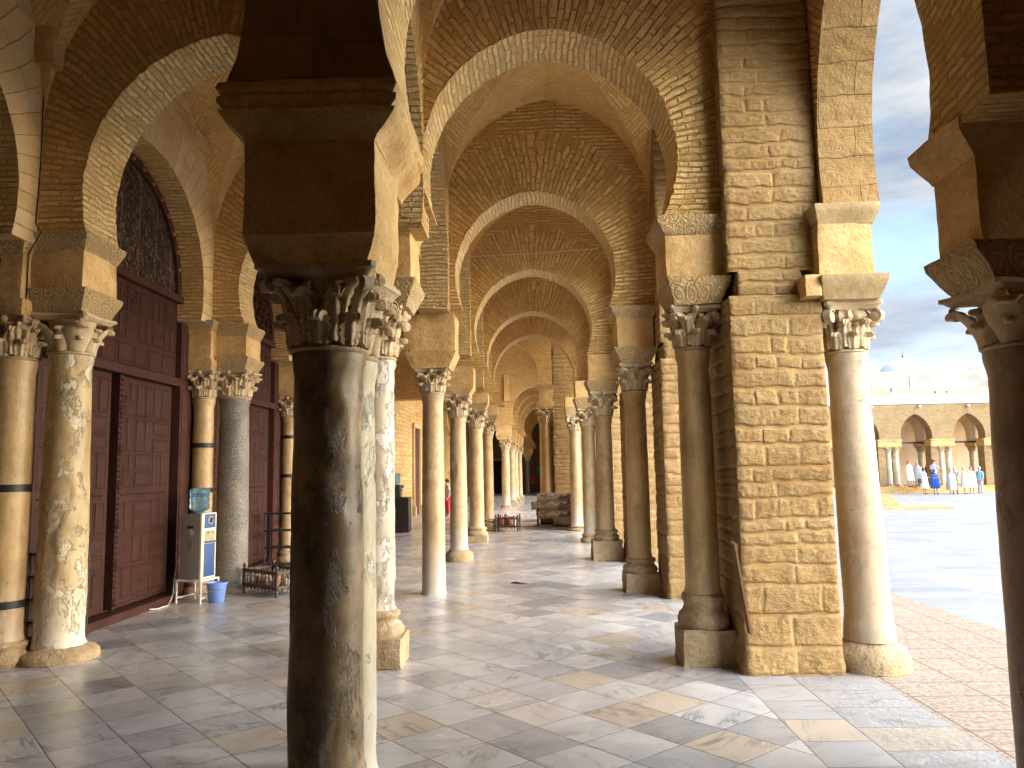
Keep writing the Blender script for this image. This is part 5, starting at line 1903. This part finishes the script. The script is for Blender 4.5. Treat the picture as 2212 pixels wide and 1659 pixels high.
# ------------------------------------------------------------------ water cooler on its stand, bucket
def rbox_mb(x0, x1, y0, y1, z0, z1, r=0.015):
    bm = bmesh.new()
    bmesh.ops.create_cube(bm, size=1.0)
    for v in bm.verts:
        v.co = Vector((x0 + (v.co.x + 0.5) * (x1 - x0), y0 + (v.co.y + 0.5) * (y1 - y0), z0 + (v.co.z + 0.5) * (z1 - z0)))
    bmesh.ops.bevel(bm, geom=list(bm.edges), offset=r, segments=3, affect='EDGES', profile=0.6)
    mb = MB()
    for v in bm.verts:
        mb.v.append(tuple(v.co))
    bm.verts.index_update()
    for f in bm.faces:
        mb.face([v.index for v in f.verts])
    bm.free()
    return mb


CR = R(76)     # the cooler's front turned toward the corridor
CX, CY = -4.62, 10.92
st = thing('metal_stand', 'white tube stand carrying the water cooler', 'stand', (CX, CY, 0), CR)
mb = MB()
for x in (-0.19, 0.19):
    for y in (-0.19, 0.19):
        mb.box((x, y, 0.15), (0.011, 0.011, 0.15))
for s in (-1, 1):
    mb.box((0, s * 0.19, 0.30), (0.2, 0.011, 0.0105))
    mb.box((s * 0.19, 0, 0.299), (0.0115, 0.18, 0.011))
    mb.box((0, s * 0.19, 0.07), (0.18, 0.008, 0.008))
mb.box((0.19, 0, 0.075), (0.008, 0.18, 0.008))
mb.build('stand_frame', M_WHITE, st, smooth=0)
t = thing('water_cooler', 'water cooler with taupe side, cream and blue front and big blue bottle', 'water cooler', (CX, CY, 0.312), CR)
# local: front faces -Y
B = rbox_mb(-0.155, 0.155, -0.12, 0.17, 0, 0.87, 0.012)
B.build('cabinet', M_GREYSIDE, t, smooth=40)
mb = rbox_mb(-0.158, 0.158, -0.165, -0.118, 0.0, 0.885, 0.012)
fr_ = mb.build('front_panel', M_CREAM, t, smooth=40)
mb = rbox_mb(-0.105, 0.125, -0.172, -0.16, 0.03, 0.47, 0.005)
mb.build('lower_door', M_BLUE, t, smooth=40)
mb = rbox_mb(-0.105, 0.125, -0.172, -0.16, 0.68, 0.868, 0.005)
mb.build('display_panel', M_BLUE, t, smooth=40)
mb = MB()
mb.lathe([(0.052, 0), (0.052, 0.006), (0.045, 0.009), (0.045, 0.002)], 28, (0.02, -0.1715, 0.785), rot=Matrix.Rotation(PI / 2, 3, 'X'), cap=False)
mb.build('dial_ring', M_WHITE, t)
mb = MB()
mb.lathe([(0.045, 0), (0.040, 0.004), (0.001, 0.005)], 24, (0.02, -0.1715, 0.785), rot=Matrix.Rotation(PI / 2, 3, 'X'), cap=False)
mb.build('dial_face', M_BLACK, t)
mb = rbox_mb(-0.10, 0.12, -0.167, -0.160, 0.50, 0.65, 0.003)
mb.build('tap_recess', paint('recess_beige', (0.38, 0.34, 0.20), 0.4), t, smooth=40)
for x in (-0.03, 0.06):
    mb = MB()
    mb.tube([(x, -0.165, 0.625), (x, -0.20, 0.625), (x, -0.205, 0.595)], 0.010, 8)
    mb.build('tap', M_CREAM, t)
mb = rbox_mb(-0.10, 0.12, -0.20, -0.165, 0.482, 0.505, 0.004)
mb.build('drip_tray', M_BLUE, t, smooth=40)
mb = MB()
mb.box((-0.1565, 0.02, 0.70), (0.003, 0.045, 0.018))
mb.build('side_handle_slot', M_BLACK, t, smooth=0)
mb = MB()
mb.lathe([(0.055, 0), (0.05, 0.003), (0.001, 0.004)], 20, (-0.155, 0.02, 0.62), rot=Matrix.Rotation(-PI / 2, 3, 'Y'), cap=False)
mb.build('side_sticker', paint('worn_sticker', (0.36, 0.31, 0.25), 0.6), t)
mb = MB()
for i in range(6):
    mb.box((-0.156, 0.03, 0.40 + i * 0.022), (0.002, 0.035, 0.003))
mb.build('vents', M_BLACK, t, smooth=0)
mb = MB()
prb = [(0.045, 0.0), (0.05, 0.02), (0.10, 0.035), (0.128, 0.055), (0.132, 0.09), (0.132, 0.12), (0.124, 0.13), (0.124, 0.142), (0.132, 0.152), (0.132, 0.20), (0.124, 0.21), (0.124, 0.222), (0.132, 0.232), (0.132, 0.30), (0.12, 0.33), (0.09, 0.345), (0.02, 0.345)]
mb.lathe(prb, 36, (0, 0.0, 0.885))
bt_ = mb.build('bottle', M_BOTTLE, t, smooth=60)
mb = MB()
mb.lathe([(0.09, 0.884), (0.09, 0.895), (0.05, 0.905)], 24)
mb.build('collar', paint('blue_band', (0.06, 0.20, 0.36), 0.3), bt_)
mb = MB()
mb.tube([(-4.95, 11.02, 0.55), (-4.93, 10.95, 0.50), (-4.94, 10.9, 0.30), (-4.90, 10.8, 0.12), (-4.92, 10.75, 0.02), (-4.84, 10.5, 0.012), (-4.86, 10.28, 0.012), (-4.94, 10.2, 0.02)], 0.008, 6)
mb.build('power_cord', M_WHITE, None, (-4.92, 10.75, 0.0), label='white power cord dropping behind the cooler stand to the floor', category='cord')
t = thing('plastic_bucket', 'light blue plastic bucket standing on the floor by the cooler stand', 'bucket', (-4.33, 10.86, 0))
mb = MB()
mb.lathe([(0.095, 0.0), (0.10, 0.004), (0.130, 0.235), (0.140, 0.238), (0.140, 0.262), (0.134, 0.262), (0.131, 0.25), (0.098, 0.012), (0.001, 0.012)], 36, cap=False)
mb.lathe([(0.001, 0.0), (0.096, 0.0)], 36, cap=False)
mb.build('tub', M_BUCKET, t, smooth=50)
mb = MB()
mb.tube([(0.137 * math.cos(a), -0.05 - 0.10 * math.sin(a) if 0 < a < PI else 0, 0.225 - 0.07 * math.sin(a)) for a in [PI * i / 16 for i in range(17)]], 0.003, 6)
mb.build('handle', M_STEEL, t)


# ------------------------------------------------------------------ iron racks
def rack(loc, rz, w, d, h, n, label):
    t = thing('iron_shelf_rack', label, 'rack', loc, rz, 'black iron shoe racks against the doors')
    for sx in (-1, 1):
        for sy in (-1, 1):
            mb = MB()
            x, y = sx * w / 2, sy * d / 2
            pts = [(x + 0.006 * math.sin(i * 2.3), y, h * i / 14) for i in range(15)]
            mb.tube(pts, 0.013, 6)
            mb.build('leg', M_BLACK, t)
    for k in range(n):
        z = h * (0.08 + 0.90 * k / (n - 1))
        mb = MB()
        mb.box((0, 0, z), (w / 2 + 0.012, d / 2 + 0.012, 0.008))
        mb.box((0, -d / 2 - 0.008, z + 0.002), (w / 2 + 0.01, 0.008, 0.016))
        mb.build('shelf', M_BLACK, t, smooth=0)
    return t


rack((-4.86, 8.12, 0), R(90), 0.60, 0.24, 0.98, 5, 'black iron shelf rack half hidden behind the peeling column')
rack((-4.42, 14.6, 0), R(2), 0.95, 0.34, 1.02, 4, 'black iron shelf rack seen between the granite column and the dark pillar')

# ------------------------------------------------------------------ black cooler on a cabinet, far aisle
t = thing('black_cabinet', 'plain black cabinet on the floor of the far left aisle', 'cabinet', (-3.86, 22.9, 0), 0)
mb = rbox_mb(-0.40, 0.32, -0.25, 0.25, 0.03, 1.0, 0.02)
mb.build('carcass', paint('black_laminate', (0.014, 0.010, 0.010), 0.35), t, smooth=40)
mb = MB()
mb.box((-0.04, 0, 0.015), (0.34, 0.23, 0.015))
mb.build('plinth', M_BLACK, t, smooth=0)
t = thing('table_water_dispenser', 'small black water dispenser with a clear blue bottle on the black cabinet', 'water dispenser', (-3.95, 22.9, 1.002), 0)
mb = rbox_mb(-0.16, 0.14, -0.15, 0.15, 0.0, 0.36, 0.015)
mb.build('body', M_BLACK, t, smooth=40)
mb = MB()
mb.tube([(0.14, -0.05, 0.22), (0.20, -0.05, 0.22), (0.21, -0.05, 0.17)], 0.015, 8)
mb.box((0.19, -0.05, 0.30), (0.05, 0.05, 0.04))
mb.build('tap', M_STEEL, t)
mb = MB()
mb.lathe([(p[0] * 0.95, p[1] * 0.95) for p in prb], 24, (0, 0, 0.36))
mb.build('bottle', M_BOTTLE, t, smooth=60)
mb = MB()
mb.box((0, 0, 0.35), (0.008, 0.045, 0.35))
mb.box((0, 0, 0.72), (0.012, 0.06, 0.025))
mb.xform(Matrix.Rotation(R(-9), 4, 'Y') @ Matrix.Rotation(R(6), 4, 'X'))
mb.build('wooden_stick', paint('brown_board', (0.16, 0.08, 0.04), 0.6), None, at=(1.735, 6.60, 0.36), smooth=0, label='narrow brown board leaning between the brown column and the big pier', category='board')
mb = MB()
mb.tube([(0, 0, 0.012), (0.08, -0.02, 0.018), (0.16, -0.05, 0.012), (0.26, -0.05, 0.01)], [0.008, 0.018, 0.01, 0.004], 6)
mb.build('fallen_twig', M_DARKWOOD, None, at=(-0.36, 12.2, 0), label='small dark twig lying on the marble floor in mid-corridor', category='twig')

# ------------------------------------------------------------------ courtyard things
t = thing('stone_well_head', 'low stepped stone block on a flat slab in the open courtyard', 'stone block', (14.95, 34.0, -0.19))
mb = MB()
stack(mb, [(0, 1.7, 0.9), (0.13, 1.7, 0.9)], (0.6, 0), 0.2, 0.1)
mb.jitter(0.02, 2, 1)
mb.build('slab', M_PALESTONE, t, smooth=30)
mb = MB()
stack(mb, [(0.128, 0.56, 0.45), (0.38, 0.55, 0.44)], (0, 0.5), 0.1, 0.1)
mb.jitter(0.02, 3, 2)
mb.build('block', M_PALESTONE, t, smooth=30)
mb = MB()
stack(mb, [(0.378, 0.42, 0.34), (0.50, 0.42, 0.34), (0.505, 0.33, 0.25), (0.62, 0.33, 0.25)], (0, 0.5), 0.1, 0.1)
mb.jitter(0.015, 3, 3)
mb.build('step', M_PALESTONE, t, smooth=30)

# opposite portico
PY = 56.0
XC = [19.64, 23.32, 27.0, 30.68, 34.36]
PN = ['leftmost, mostly hidden', 'left, beside the dark opening', 'central, behind the standing group', 'right, partly cut by the dark pillar', 'rightmost, hidden']
mb = MB()
stack(mb, [(-0.35, 12.5, 3.2), (0.16, 12.5, 3.2)], (28, PY + 2.75), 0.6, 0.2)
mb.jitter(0.03, 1.0, 1)
mb.build('portico_step', M_STONE, None, (28, PY + 2.7, -0.35), label='raised stone step along the opposite portico', category='step')
for k, c in enumerate(XC):
    arch_wall('brick arch of the opposite portico, ' + PN[k], frameX(PY), c - 1.84, c + 1.838, 5.87, 0.9,
              arch_profile(c, 1.10, 3.62, 5.2, 3.42, 3.42, 40), 3.42, 3.42, 0.42, 101 + k, mats=[M_PALEBRICK, M_PALEBRICK], group='arches of the opposite portico')
    arch_wall('inner arch behind the opposite portico, ' + PN[k], frameY(c + 0.97), PY + 1.72, PY + 5.2, 5.6, 0.4,
              arch_profile(PY + 3.55, 1.3, 3.5, 5.0, 3.1, 3.1, 24), 3.05, 3.05, 0.4, 111 + k, mats=[M_INNERPL, M_INNERPL], group='inner arches behind the opposite portico', jit=0)
solid('portico_back_wall', 15.0, 41.0, PY + 5.2, PY + 5.6, 0.16, 5.9, M_INNERPL, 'shaded plaster back wall inside the opposite portico')
solid('portico_ceiling', 15.0, 41.0, PY + 0.91, PY + 5.19, 5.61, 5.9, M_INNERPL, 'ceiling of the opposite portico', 'ceiling')
XW = ['left, hidden behind the pale foreground column', 'just right of the pale foreground column', 'left of the standing group', 'above the striped cloak', 'hidden behind the dark pillar']
pc = pj = None
for k, c in enumerate(XC):
    if pc is None:
        pc = column(c - 1.93, PY + 0.30, 'left column of a pair at the opposite portico, ' + XW[k], name='portico_column', base=('attic', 0.06, 0.0, 0.12), rb=0.205, rt=0.185, captop=2.72, caph=0.36, capw=0.26,
                    shaft_m=M_GREENISH, seed=60, z0=0.16, group='columns along the opposite portico')
        pj = thing('portico_pier', 'brick pier of the opposite portico, ' + XW[k], 'pier', (c - 2.42, PY + 0.55, 0.16), 0, 'brick piers of the opposite portico')
        mb = MB()
        stack(mb, [(0, 0.26, 0.42), (2.80, 0.26, 0.42)], (0.0, 0), 0.1, 0.2)
        mb.build('brick_shaft', M_PALEBRICK, pj, smooth=30)
        mb = MB()
        stack(mb, [(2.72, 0.80, 0.50), (2.82, 0.86, 0.54), (2.86, 0.82, 0.5), (3.14, 0.82, 0.5), (3.18, 0.86, 0.54), (3.262, 0.86, 0.54)], (0.56, 0.0), 0.1, 0.2)
        mb.build('impost', M_STONE, pj, smooth=30)
    else:
        dup(pc, (c - 1.93, PY + 0.30, 0.16), 0.1, 'left column of a pair at the opposite portico, ' + XW[k])
        dup(pj, (c - 2.42, PY + 0.55, 0.16), 0, 'brick pier of the opposite portico, ' + XW[k])
    dup(pc, (c - 1.41, PY + 0.30, 0.16), 0.5, 'right column of a pair at the opposite portico, ' + XW[k])
for k, c in enumerate(XC):
    q = dup(pc, (c + 1.17, PY + 2.0, 0.16), 0.7, 'inner free-standing column deeper in the opposite portico, ' + PN[k])
    q['group'] = 'inner columns of the opposite portico'
    mb = MB()
    stack(mb, [(0, 0.20, 0.3), (0.10, 0.3, 0.36), (0.36, 0.3, 0.36)], (0, 0), 0.2, 0.2)
    ip = mb.build('impost', M_STONE, q, smooth=30)
    ip.location = (0, 0, 2.72)
    mb = MB()
    mb.box((0, 0, 3.05), (1.6, 0.07, 0.07))
    mb.build('tie_beam', M_DARKWOOD, None, at=(c + 0.1, PY + 1.4, 0.16), smooth=0, label='dark timber tie beam across the opposite portico, ' + PN[k], category='beam')
t = thing('portico_doorway', 'black doorway in the opposite portico at its left bay', 'doorway', (26.2, PY + 5.15, 0.16))
mb = MB()
mb.box((0.2, 0, 1.55), (1.1, 0.04, 1.55))
mb.build('opening', M_VOID, t, smooth=0)
mb = MB()
for x in (-0.95, 1.35):
    mb.box((x, -0.03, 1.58), (0.06, 0.06, 1.58))
mb.box((0.2, -0.03, 3.22), (1.21, 0.06, 0.06))
mb.build('frame', M_INNERPL, t, smooth=0)
t = thing('lit_alcove', 'low arched niche with a dark grille behind the man in the blue shirt', 'niche', (30.1, PY + 5.15, 0.16))
mb = MB()
pr = arch_profile(0, 0.6, 0.7, 1.35, 0.05, 0.05, 16)
ids = [mb.add((p[0], 0.0, p[1])) for p in pr]
mb.face(ids)
rows = [[(p[0], -0.03, p[1]) for p in pr], [(p[0] + p[2] * 0.12, -0.03, p[1] + p[3] * 0.12) for p in pr], [(p[0] + p[2] * 0.12, 0.03, p[1] + p[3] * 0.12) for p in pr]]
mb.grid(rows, False, None, 1)
mb.build('niche', [M_VOID, M_STONE], t, smooth=0)
# parapet and roofs of the portico
solid('plaster_parapet', 15.0, 41.0, PY - 0.03, PY + 0.6, 5.902, 6.55, M_PLASTER, 'bright white plaster band above the opposite portico arches', 'parapet')
solid('tan_coping', 15.0, 41.0, PY + 0.9, PY + 1.5, 5.902, 7.05, M_TANPL, 'tan coping strip above the white band of the opposite portico', 'coping')
solid('hall_wall', 14.0, 42.0, PY + 5.62, PY + 6.2, 5.0, 8.88, M_GREYPL, 'stained grey plaster wall of the prayer hall above the opposite portico')
solid('portico_roof', 15.0, 41.0, PY + 1.52, PY + 5.6, 5.902, 6.2, M_PLASTER, 'flat whitewashed roof of the opposite portico', 'roof')


def dome(x, y, z, r, h, label, fin=True):
    t = thing('plaster_dome', label, 'dome', (x, y, z))
    mb = MB()
    mb.lathe([(r * math.cos(a) ** 0.9, h * math.sin(a)) for a in [PI / 2 * i / 18 * 0.985 for i in range(19)]], 40)
    mb.jitter(0.05, 0.8, 2)
    mb.build('dome_shell', M_PLASTER, t, smooth=80)
    mb = MB()
    mb.lathe([(r * 1.02, -1.2), (r * 1.02, 0.02)], 24)
    mb.build('drum', M_PLASTER, t, smooth=40)
    if fin:
        mb = MB()
        mb.lathe([(0.10, h - 0.05), (0.04, h + 0.1), (0.07, h + 0.2), (0.03, h + 0.3), (0.01, h + 0.6)], 8)
        mb.build('finial', M_BLACK, t)
    return t


dome(32.1, 68, 9.0, 2.1, 1.75, 'white plaster dome with a dark finial rising behind the opposite roofline')
dome(39.6, 68, 9.0, 2.3, 1.5, 'second white dome only just visible beside the dark pillar', False)
t = thing('roof_pipe', 'thin upright pipe standing on the opposite roof', 'pipe', (27.86, PY + 2.2, 6.2))
mb = MB()
mb.tube([(0, 0, 0), (0, 0, 1.85)], 0.055, 8)
mb.build('pole', M_GREYPL, t)
mb = MB()
mb.lathe([(0.09, 1.85), (0.12, 1.9), (0.12, 2.02), (0.05, 2.05)], 10)
mb.build('cap', M_PLASTER, t)
for x, z, lab in ((26.4, 6.6, 'boxy floodlight fitting on the white parapet, left'), (21.2, 6.6, 'floodlight fitting at the left end of the white parapet')):
    t = thing('floodlight', lab, 'floodlight', (x - 0.6, PY + 0.3, z))
    mb = rbox_mb(-0.22, 0.22, -0.12, 0.12, 0.15, 0.5, 0.02)
    mb.build('housing', M_GREYPL, t, smooth=40)
    mb = MB()
    mb.box((0, 0, 0.075), (0.3, 0.18, 0.075))
    mb.build('plinth', M_PLASTER, t, smooth=0)
for x, lab in ((28.51, 'round white lamp on the brick above the central portico arch'), (25.2, 'tiny security lamp under the white band at left'), (31.9, 'small lamp under the white band near the dark pillar')):
    t = thing('wall_lamp', lab, 'lamp', (x - 1.2, PY - 0.14, 5.72))
    mb = MB()
    mb.lathe([(0.02, 0.1), (0.08, 0.06), (0.11, 0.0), (0.09, -0.07), (0.03, -0.1)], 14)
    mb.build('shade', M_WHITE, t)
    mb = MB()
    mb.tube([(0, 0.14, 0.1), (0, 0, 0.1)], 0.025, 6)
    mb.build('bracket', M_BLACK, t)
for x in (28.9, 29.7):
    t = thing('loudspeaker_horn', 'small round horn on the white parapet, ' + ('left' if x < 29 else 'right') + ' one of two', 'loudspeaker', (x - 0.4, PY - 0.08, 6.72))
    mb = MB()
    mb.lathe([(0.03, 0.12), (0.05, 0.05), (0.12, 0.0), (0.10, 0.0), (0.02, 0.05)], 12, rot=Matrix.Rotation(PI / 2, 3, 'X'), cap=False)
    mb.build('horn', M_GREYPL, t)
    mb = MB()
    mb.box((0, 0.05, -0.07), (0.02, 0.04, 0.06))
    mb.build('foot', M_BLACK, t, smooth=0)


# ------------------------------------------------------------------ people
def skin_body(name, joints, edges, rad, mat, parent):
    me = bpy.data.meshes.new(name)
    me.from_pydata(joints, edges, [])
    me.materials.append(mat)
    ob = bpy.data.objects.new(name, me)
    COL.objects.link(ob)
    md = ob.modifiers.new('skin', 'SKIN')
    sv = me.skin_vertices[0].data if me.skin_vertices else None
    if sv is None:
        bm = bmesh.new()
        bm.from_mesh(me)
        bm.verts.layers.skin.verify()
        bm.to_mesh(me)
        bm.free()
        sv = me.skin_vertices[0].data
    for i, r in enumerate(rad):
        sv[i].radius = (r, r) if not isinstance(r, tuple) else r
        sv[i].use_root = (i == 0)
    md.use_smooth_shade = True
    sb = ob.modifiers.new('subdiv', 'SUBSURF')
    sb.levels = 1
    sb.render_levels = 1
    ob.parent = parent
    return ob


def loft(mb, secs, n=20, fold=0.0, seed=0.0):
    """secs: (z, cx, cy, rx, ry)"""
    rows = []
    for (z, cx, cy, rx, ry) in secs:
        row = []
        for i in range(n):
            a = 2 * PI * i / n
            f = 1 + fold * math.sin(a * 7 + seed) * (1.0 - z / 1.6)
            row.append((cx + rx * f * math.cos(a), cy + ry * f * math.sin(a), z))
        rows.append(row)
    ids = mb.grid(rows, True)
    mb.face(ids[0][::-1])
    mb.face(ids[-1])


def person(x, y, z, H, rz, label, outfit, colors, arms='down', hair=None, cat='person'):
    """local: faces -Y; built at 1.72 m and scaled"""
    t = thing('person', label, cat, (x, y, z), rz)
    s = H / 1.72
    t.scale = (s, s, s)
    st = 0.07
    J = [(0, 0, 0.93), (0, 0, 1.10), (0, 0, 1.28), (0, 0.0, 1.42), (0, -0.005, 1.50), (0, -0.015, 1.60), (0, -0.01, 1.68),
         (0.17, 0, 1.40), (-0.17, 0, 1.40), (0.09, 0, 0.88), (-0.09, 0, 0.88),
         (0.10, -0.02, 0.49), (-0.10, 0.02, 0.49), (0.10, 0.0, 0.08), (-0.10, 0.03, 0.08), (0.11, -0.14, 0.035), (-0.11, -0.11, 0.035)]
    rd = [(0.13, 0.10), (0.12, 0.09), (0.14, 0.10), (0.11, 0.075), 0.05, (0.075, 0.09), (0.06, 0.07), 0.055, 0.055, 0.085, 0.085, 0.055, 0.055, 0.036, 0.036, 0.032, 0.032]
    Ed = [(0, 1), (1, 2), (2, 3), (3, 4), (4, 5), (5, 6), (3, 7), (3, 8), (0, 9), (0, 10), (9, 11), (10, 12), (11, 13), (12, 14), (13, 15), (14, 16)]
    A = {'down': (((0.22, 0.01, 1.14), (0.22, -0.05, 0.88)), ((-0.22, 0.01, 1.14), (-0.22, -0.05, 0.88))),
         'front': (((0.23, -0.02, 1.15), (0.08, -0.25, 1.12)), ((-0.23, -0.02, 1.15), (-0.08, -0.25, 1.14))),
         'phone': (((0.23, -0.10, 1.20), (0.06, -0.22, 1.45)), ((-0.22, -0.06, 1.16), (-0.10, -0.26, 1.22)))}[arms]
    for k, (el, wr) in enumerate(A):
        b = 7 + k
        i = len(J)
        hd = (wr[0] * 0.9, wr[1] - 0.07, wr[2] + (0.02 if arms != 'down' else -0.09))
        J += [el, wr, hd]
        rd += [0.042, 0.028, (0.035, 0.022)]
        Ed += [(b, i), (i, i + 1), (i + 1, i + 2)]
        # five fingers
        d = Vector(hd) - Vector(wr)
        d.normalize()
        side = Vector((1, 0, 0))
        for f in range(5):
            off = side * (f - 1.5) * 0.016 if f < 4 else side * (0.035 if k == 0 else -0.035)
            tip = Vector(hd) + d * (0.07 - 0.008 * abs(f - 1.5) if f < 4 else 0.03) + off * 1.3
            J.append(tuple(tip))
            rd.append(0.009)
            Ed.append((i + 2, len(J) - 1))
    skin_body('body', J, Ed, rd, M_SKIN, t)
    hc = hair or M_HAIRD
    mb = MB()
    if outfit in ('robe_scarf', 'cloak'):
        loft(mb, [(1.36, 0, 0.02, 0.20, 0.13), (1.46, 0, 0.02, 0.13, 0.11), (1.55, 0, 0.025, 0.105, 0.115), (1.65, 0, 0.02, 0.10, 0.115), (1.72, 0, 0.01, 0.08, 0.095), (1.765, 0, 0.01, 0.03, 0.04)], 18)
        mb.v = [(p[0], p[1] + (0.055 if (p[1] < -0.04 and 1.5 < p[2] < 1.7) else 0), p[2]) for p in mb.v]
        mb.build('headscarf', colors[1], t)
    else:
        loft(mb, [(1.58, 0, 0.04, 0.085, 0.075), (1.64, 0, 0.025, 0.09, 0.095), (1.70, 0, 0.01, 0.085, 0.105), (1.745, 0, 0.0, 0.06, 0.075), (1.76, 0, 0.0, 0.02, 0.03)], 16)
        mb.build('hair', hc, t)
    mb = MB()
    if outfit in ('robe', 'robe_scarf'):
        loft(mb, [(0.42, 0, 0, 0.33, 0.24), (0.44, 0, 0, 0.335, 0.245), (0.75, 0, 0, 0.31, 0.21), (1.05, 0, 0, 0.29, 0.18), (1.25, 0, 0, 0.27, 0.155), (1.38, 0, 0, 0.225, 0.13), (1.45, 0, 0, 0.13, 0.10), (1.49, 0, 0, 0.07, 0.07)], 28, 0.07, x)
        mb.build('robe', colors[0], t)
    elif outfit == 'cloak':
        loft(mb, [(0.30, 0, 0, 0.36, 0.24), (0.7, 0, 0, 0.36, 0.24), (1.05, 0, 0, 0.33, 0.20), (1.25, 0, 0, 0.30, 0.17), (1.38, 0, 0, 0.24, 0.14), (1.46, 0, 0, 0.13, 0.10)], 28, 0.06, x)
        mb.build('cloak', colors[0], t)
    else:
        loft(mb, [(0.84, 0, 0, 0.18, 0.135), (1.0, 0, 0, 0.165, 0.125), (1.2, 0, 0, 0.185, 0.13), (1.34, 0, 0, 0.195, 0.125), (1.42, 0, 0, 0.15, 0.10), (1.47, 0, 0, 0.075, 0.075)], 20)
        for k, (el, wr) in enumerate(A):
            sx = 0.17 if k == 0 else -0.17
            mb.tube([(sx, 0, 1.39), (sx * 1.12, 0, 1.33), el, tuple(Vector(el).lerp(Vector(wr), 0.7))], [0.07, 0.068, 0.056, 0.045], 10)
        mb.build('shirt', colors[0], t)
        mb = MB()
        for sx in (0.10, -0.10):
            yy = -0.0 if sx > 0 else 0.02
            mb.tube([(sx * 0.8, 0, 0.93), (sx, 0, 0.80), (sx * 1.05, yy - 0.01, 0.48), (sx * 1.05, yy, 0.09)], [0.10, 0.10, 0.078, 0.065], 12)
        mb.build('trousers', colors[1], t)
    mb = MB()
    for sx, yy in ((0.105, -0.06), (-0.105, -0.03)):
        mb.lathe([(0.05, 0.0), (0.052, 0.03), (0.04, 0.065), (0.02, 0.075)], 12, (sx, yy, 0), sy=2.3)
    mb.build('shoes', M_BLACK, t)
    return t


def cloth(name, c, stripes=None):
    m = Mat(name, 0.9, 0.15)
    if stripes:
        w = m.n('ShaderNodeTexWave', {'bands_direction': 'X'}, {'Vector': m.uv, 'Scale': 5.0, 'Distortion': 0.8})
        w = m.n('ShaderNodeTexWave', {'bands_direction': 'X'}, {'Vector': m.obj, 'Scale': 7.0, 'Distortion': 1.0})
        m.col(m.mix(m.ramp(w, [(0.45, 0.0), (0.55, 1.0)]), c, stripes))
    else:
        m.col(m.mix(0.2, c, m.ramp(m.noise(m.obj, 8, 4), [(0.3, 0.7), (0.6, 1.05)]), 'MULTIPLY'))
    return m.m


C_W = cloth('cream_robe', (0.74, 0.71, 0.60))
C_W2 = cloth('white_robe', (0.80, 0.78, 0.70))
C_ST = cloth('striped_cloak', (0.16, 0.17, 0.20), (0.60, 0.58, 0.54))
C_OR = cloth('patterned_scarf', (0.55, 0.25, 0.10), (0.70, 0.62, 0.48))
C_BL = cloth('cobalt_cloth', (0.03, 0.12, 0.50))
C_LB = cloth('pale_blue_cotton', (0.50, 0.58, 0.72))
C_BK = cloth('black_cloth', (0.02, 0.02, 0.025))
C_KH = cloth('khaki_cloth', (0.38, 0.36, 0.26))
C_NV = cloth('navy_check', (0.08, 0.11, 0.16), (0.40, 0.42, 0.42))
C_GY = cloth('grey_cotton', (0.45, 0.45, 0.46))
C_TQ = cloth('turquoise_cotton', (0.22, 0.48, 0.62))
C_RD = cloth('crimson_cloth', (0.42, 0.02, 0.06))
C_PT = cloth('speckled_blouse', (0.20, 0.16, 0.17), (0.55, 0.50, 0.50))
M_GRH = paint('grey_hair', (0.42, 0.39, 0.36), 0.7, 0.3, 0.2, 30)
M_REDH = paint('red_cap', (0.55, 0.10, 0.10), 0.7, 0.3, 0.1, 30)


def atp(dx, Yv):
    """world X of a spot seen at column dx of the 2212-wide picture when it stands at depth Yv"""
    return (dx - 1150.0) / 1700.0 * Yv * 1.0 + 0.0


person(25.84, 55.0, -0.33 + 0.45, 1.76, R(20), 'person in cream robe and pinkish cap standing leftmost on the portico step', 'robe', (C_W, C_W), 'front', M_REDH)
person(26.6, 55.4, 0.12, 1.68, R(-30), 'person in a dark patterned scarf half hidden behind the leftmost robed person', 'cloak', (C_ST, C_PT), 'down')
person(26.05, 53.4, -0.33, 1.70, R(40), 'person in white robe with a black shoulder bag, second from left', 'robe', (C_W2, C_W2), 'front', M_HAIRD)
person(26.75, 53.4, -0.33, 1.60, R(10), 'person in cobalt blue dress with black headscarf and white top', 'robe_scarf', (C_BL, C_BK), 'front')
person(27.6, 55.1, 0.12, 1.80, R(-10), 'person in pale blue shirt and black trousers standing on the step with a phone', 'shirt', (C_LB, C_BK), 'phone', M_HAIRD)
person(27.4, 52.6, -0.33, 1.68, R(190), 'person in black and white striped cloak with an orange patterned scarf', 'cloak', (C_ST, C_OR), 'down')
person(28.05, 53.4, -0.33, 1.78, R(160), 'person in navy checked shirt and khaki trousers, grey haired', 'shirt', (C_NV, C_KH), 'front', M_GRH)
person(28.25, 52.6, -0.33, 1.74, R(60), 'fair-haired person in white robe, left of the two robed figures at right', 'robe', (C_W2, C_W2), 'down', M_GRH)
person(28.85, 52.9, -0.33, 1.76, R(-40), 'person in cream robe and red cap at the right of the group', 'robe', (C_W, C_W), 'front', M_REDH)
person(29.8, 53.6, -0.33, 1.76, R(-60), 'person in turquoise shirt and grey trousers next to the dark pillar', 'shirt', (C_TQ, C_GY), 'down', M_GRH)
person(-3.32, 30.8, 0, 1.40, R(-60), 'child in speckled blouse and crimson trousers between two columns far down the aisle', 'shirt', (C_PT, C_RD), 'down', M_HAIRD)
mb = rbox_mb(-0.13, 0.13, -0.05, 0.05, 0, 0.30, 0.03)
mb.tube([(-0.12, 0, 0.26), (0.02, 0, 0.62), (0.12, 0, 0.26)], 0.012, 6)
mb.build('shoulder_bag', M_BLACK, None, at=(25.72, 53.3, 0.42), label='black shoulder bag hanging at the side of the second robed person', category='bag')
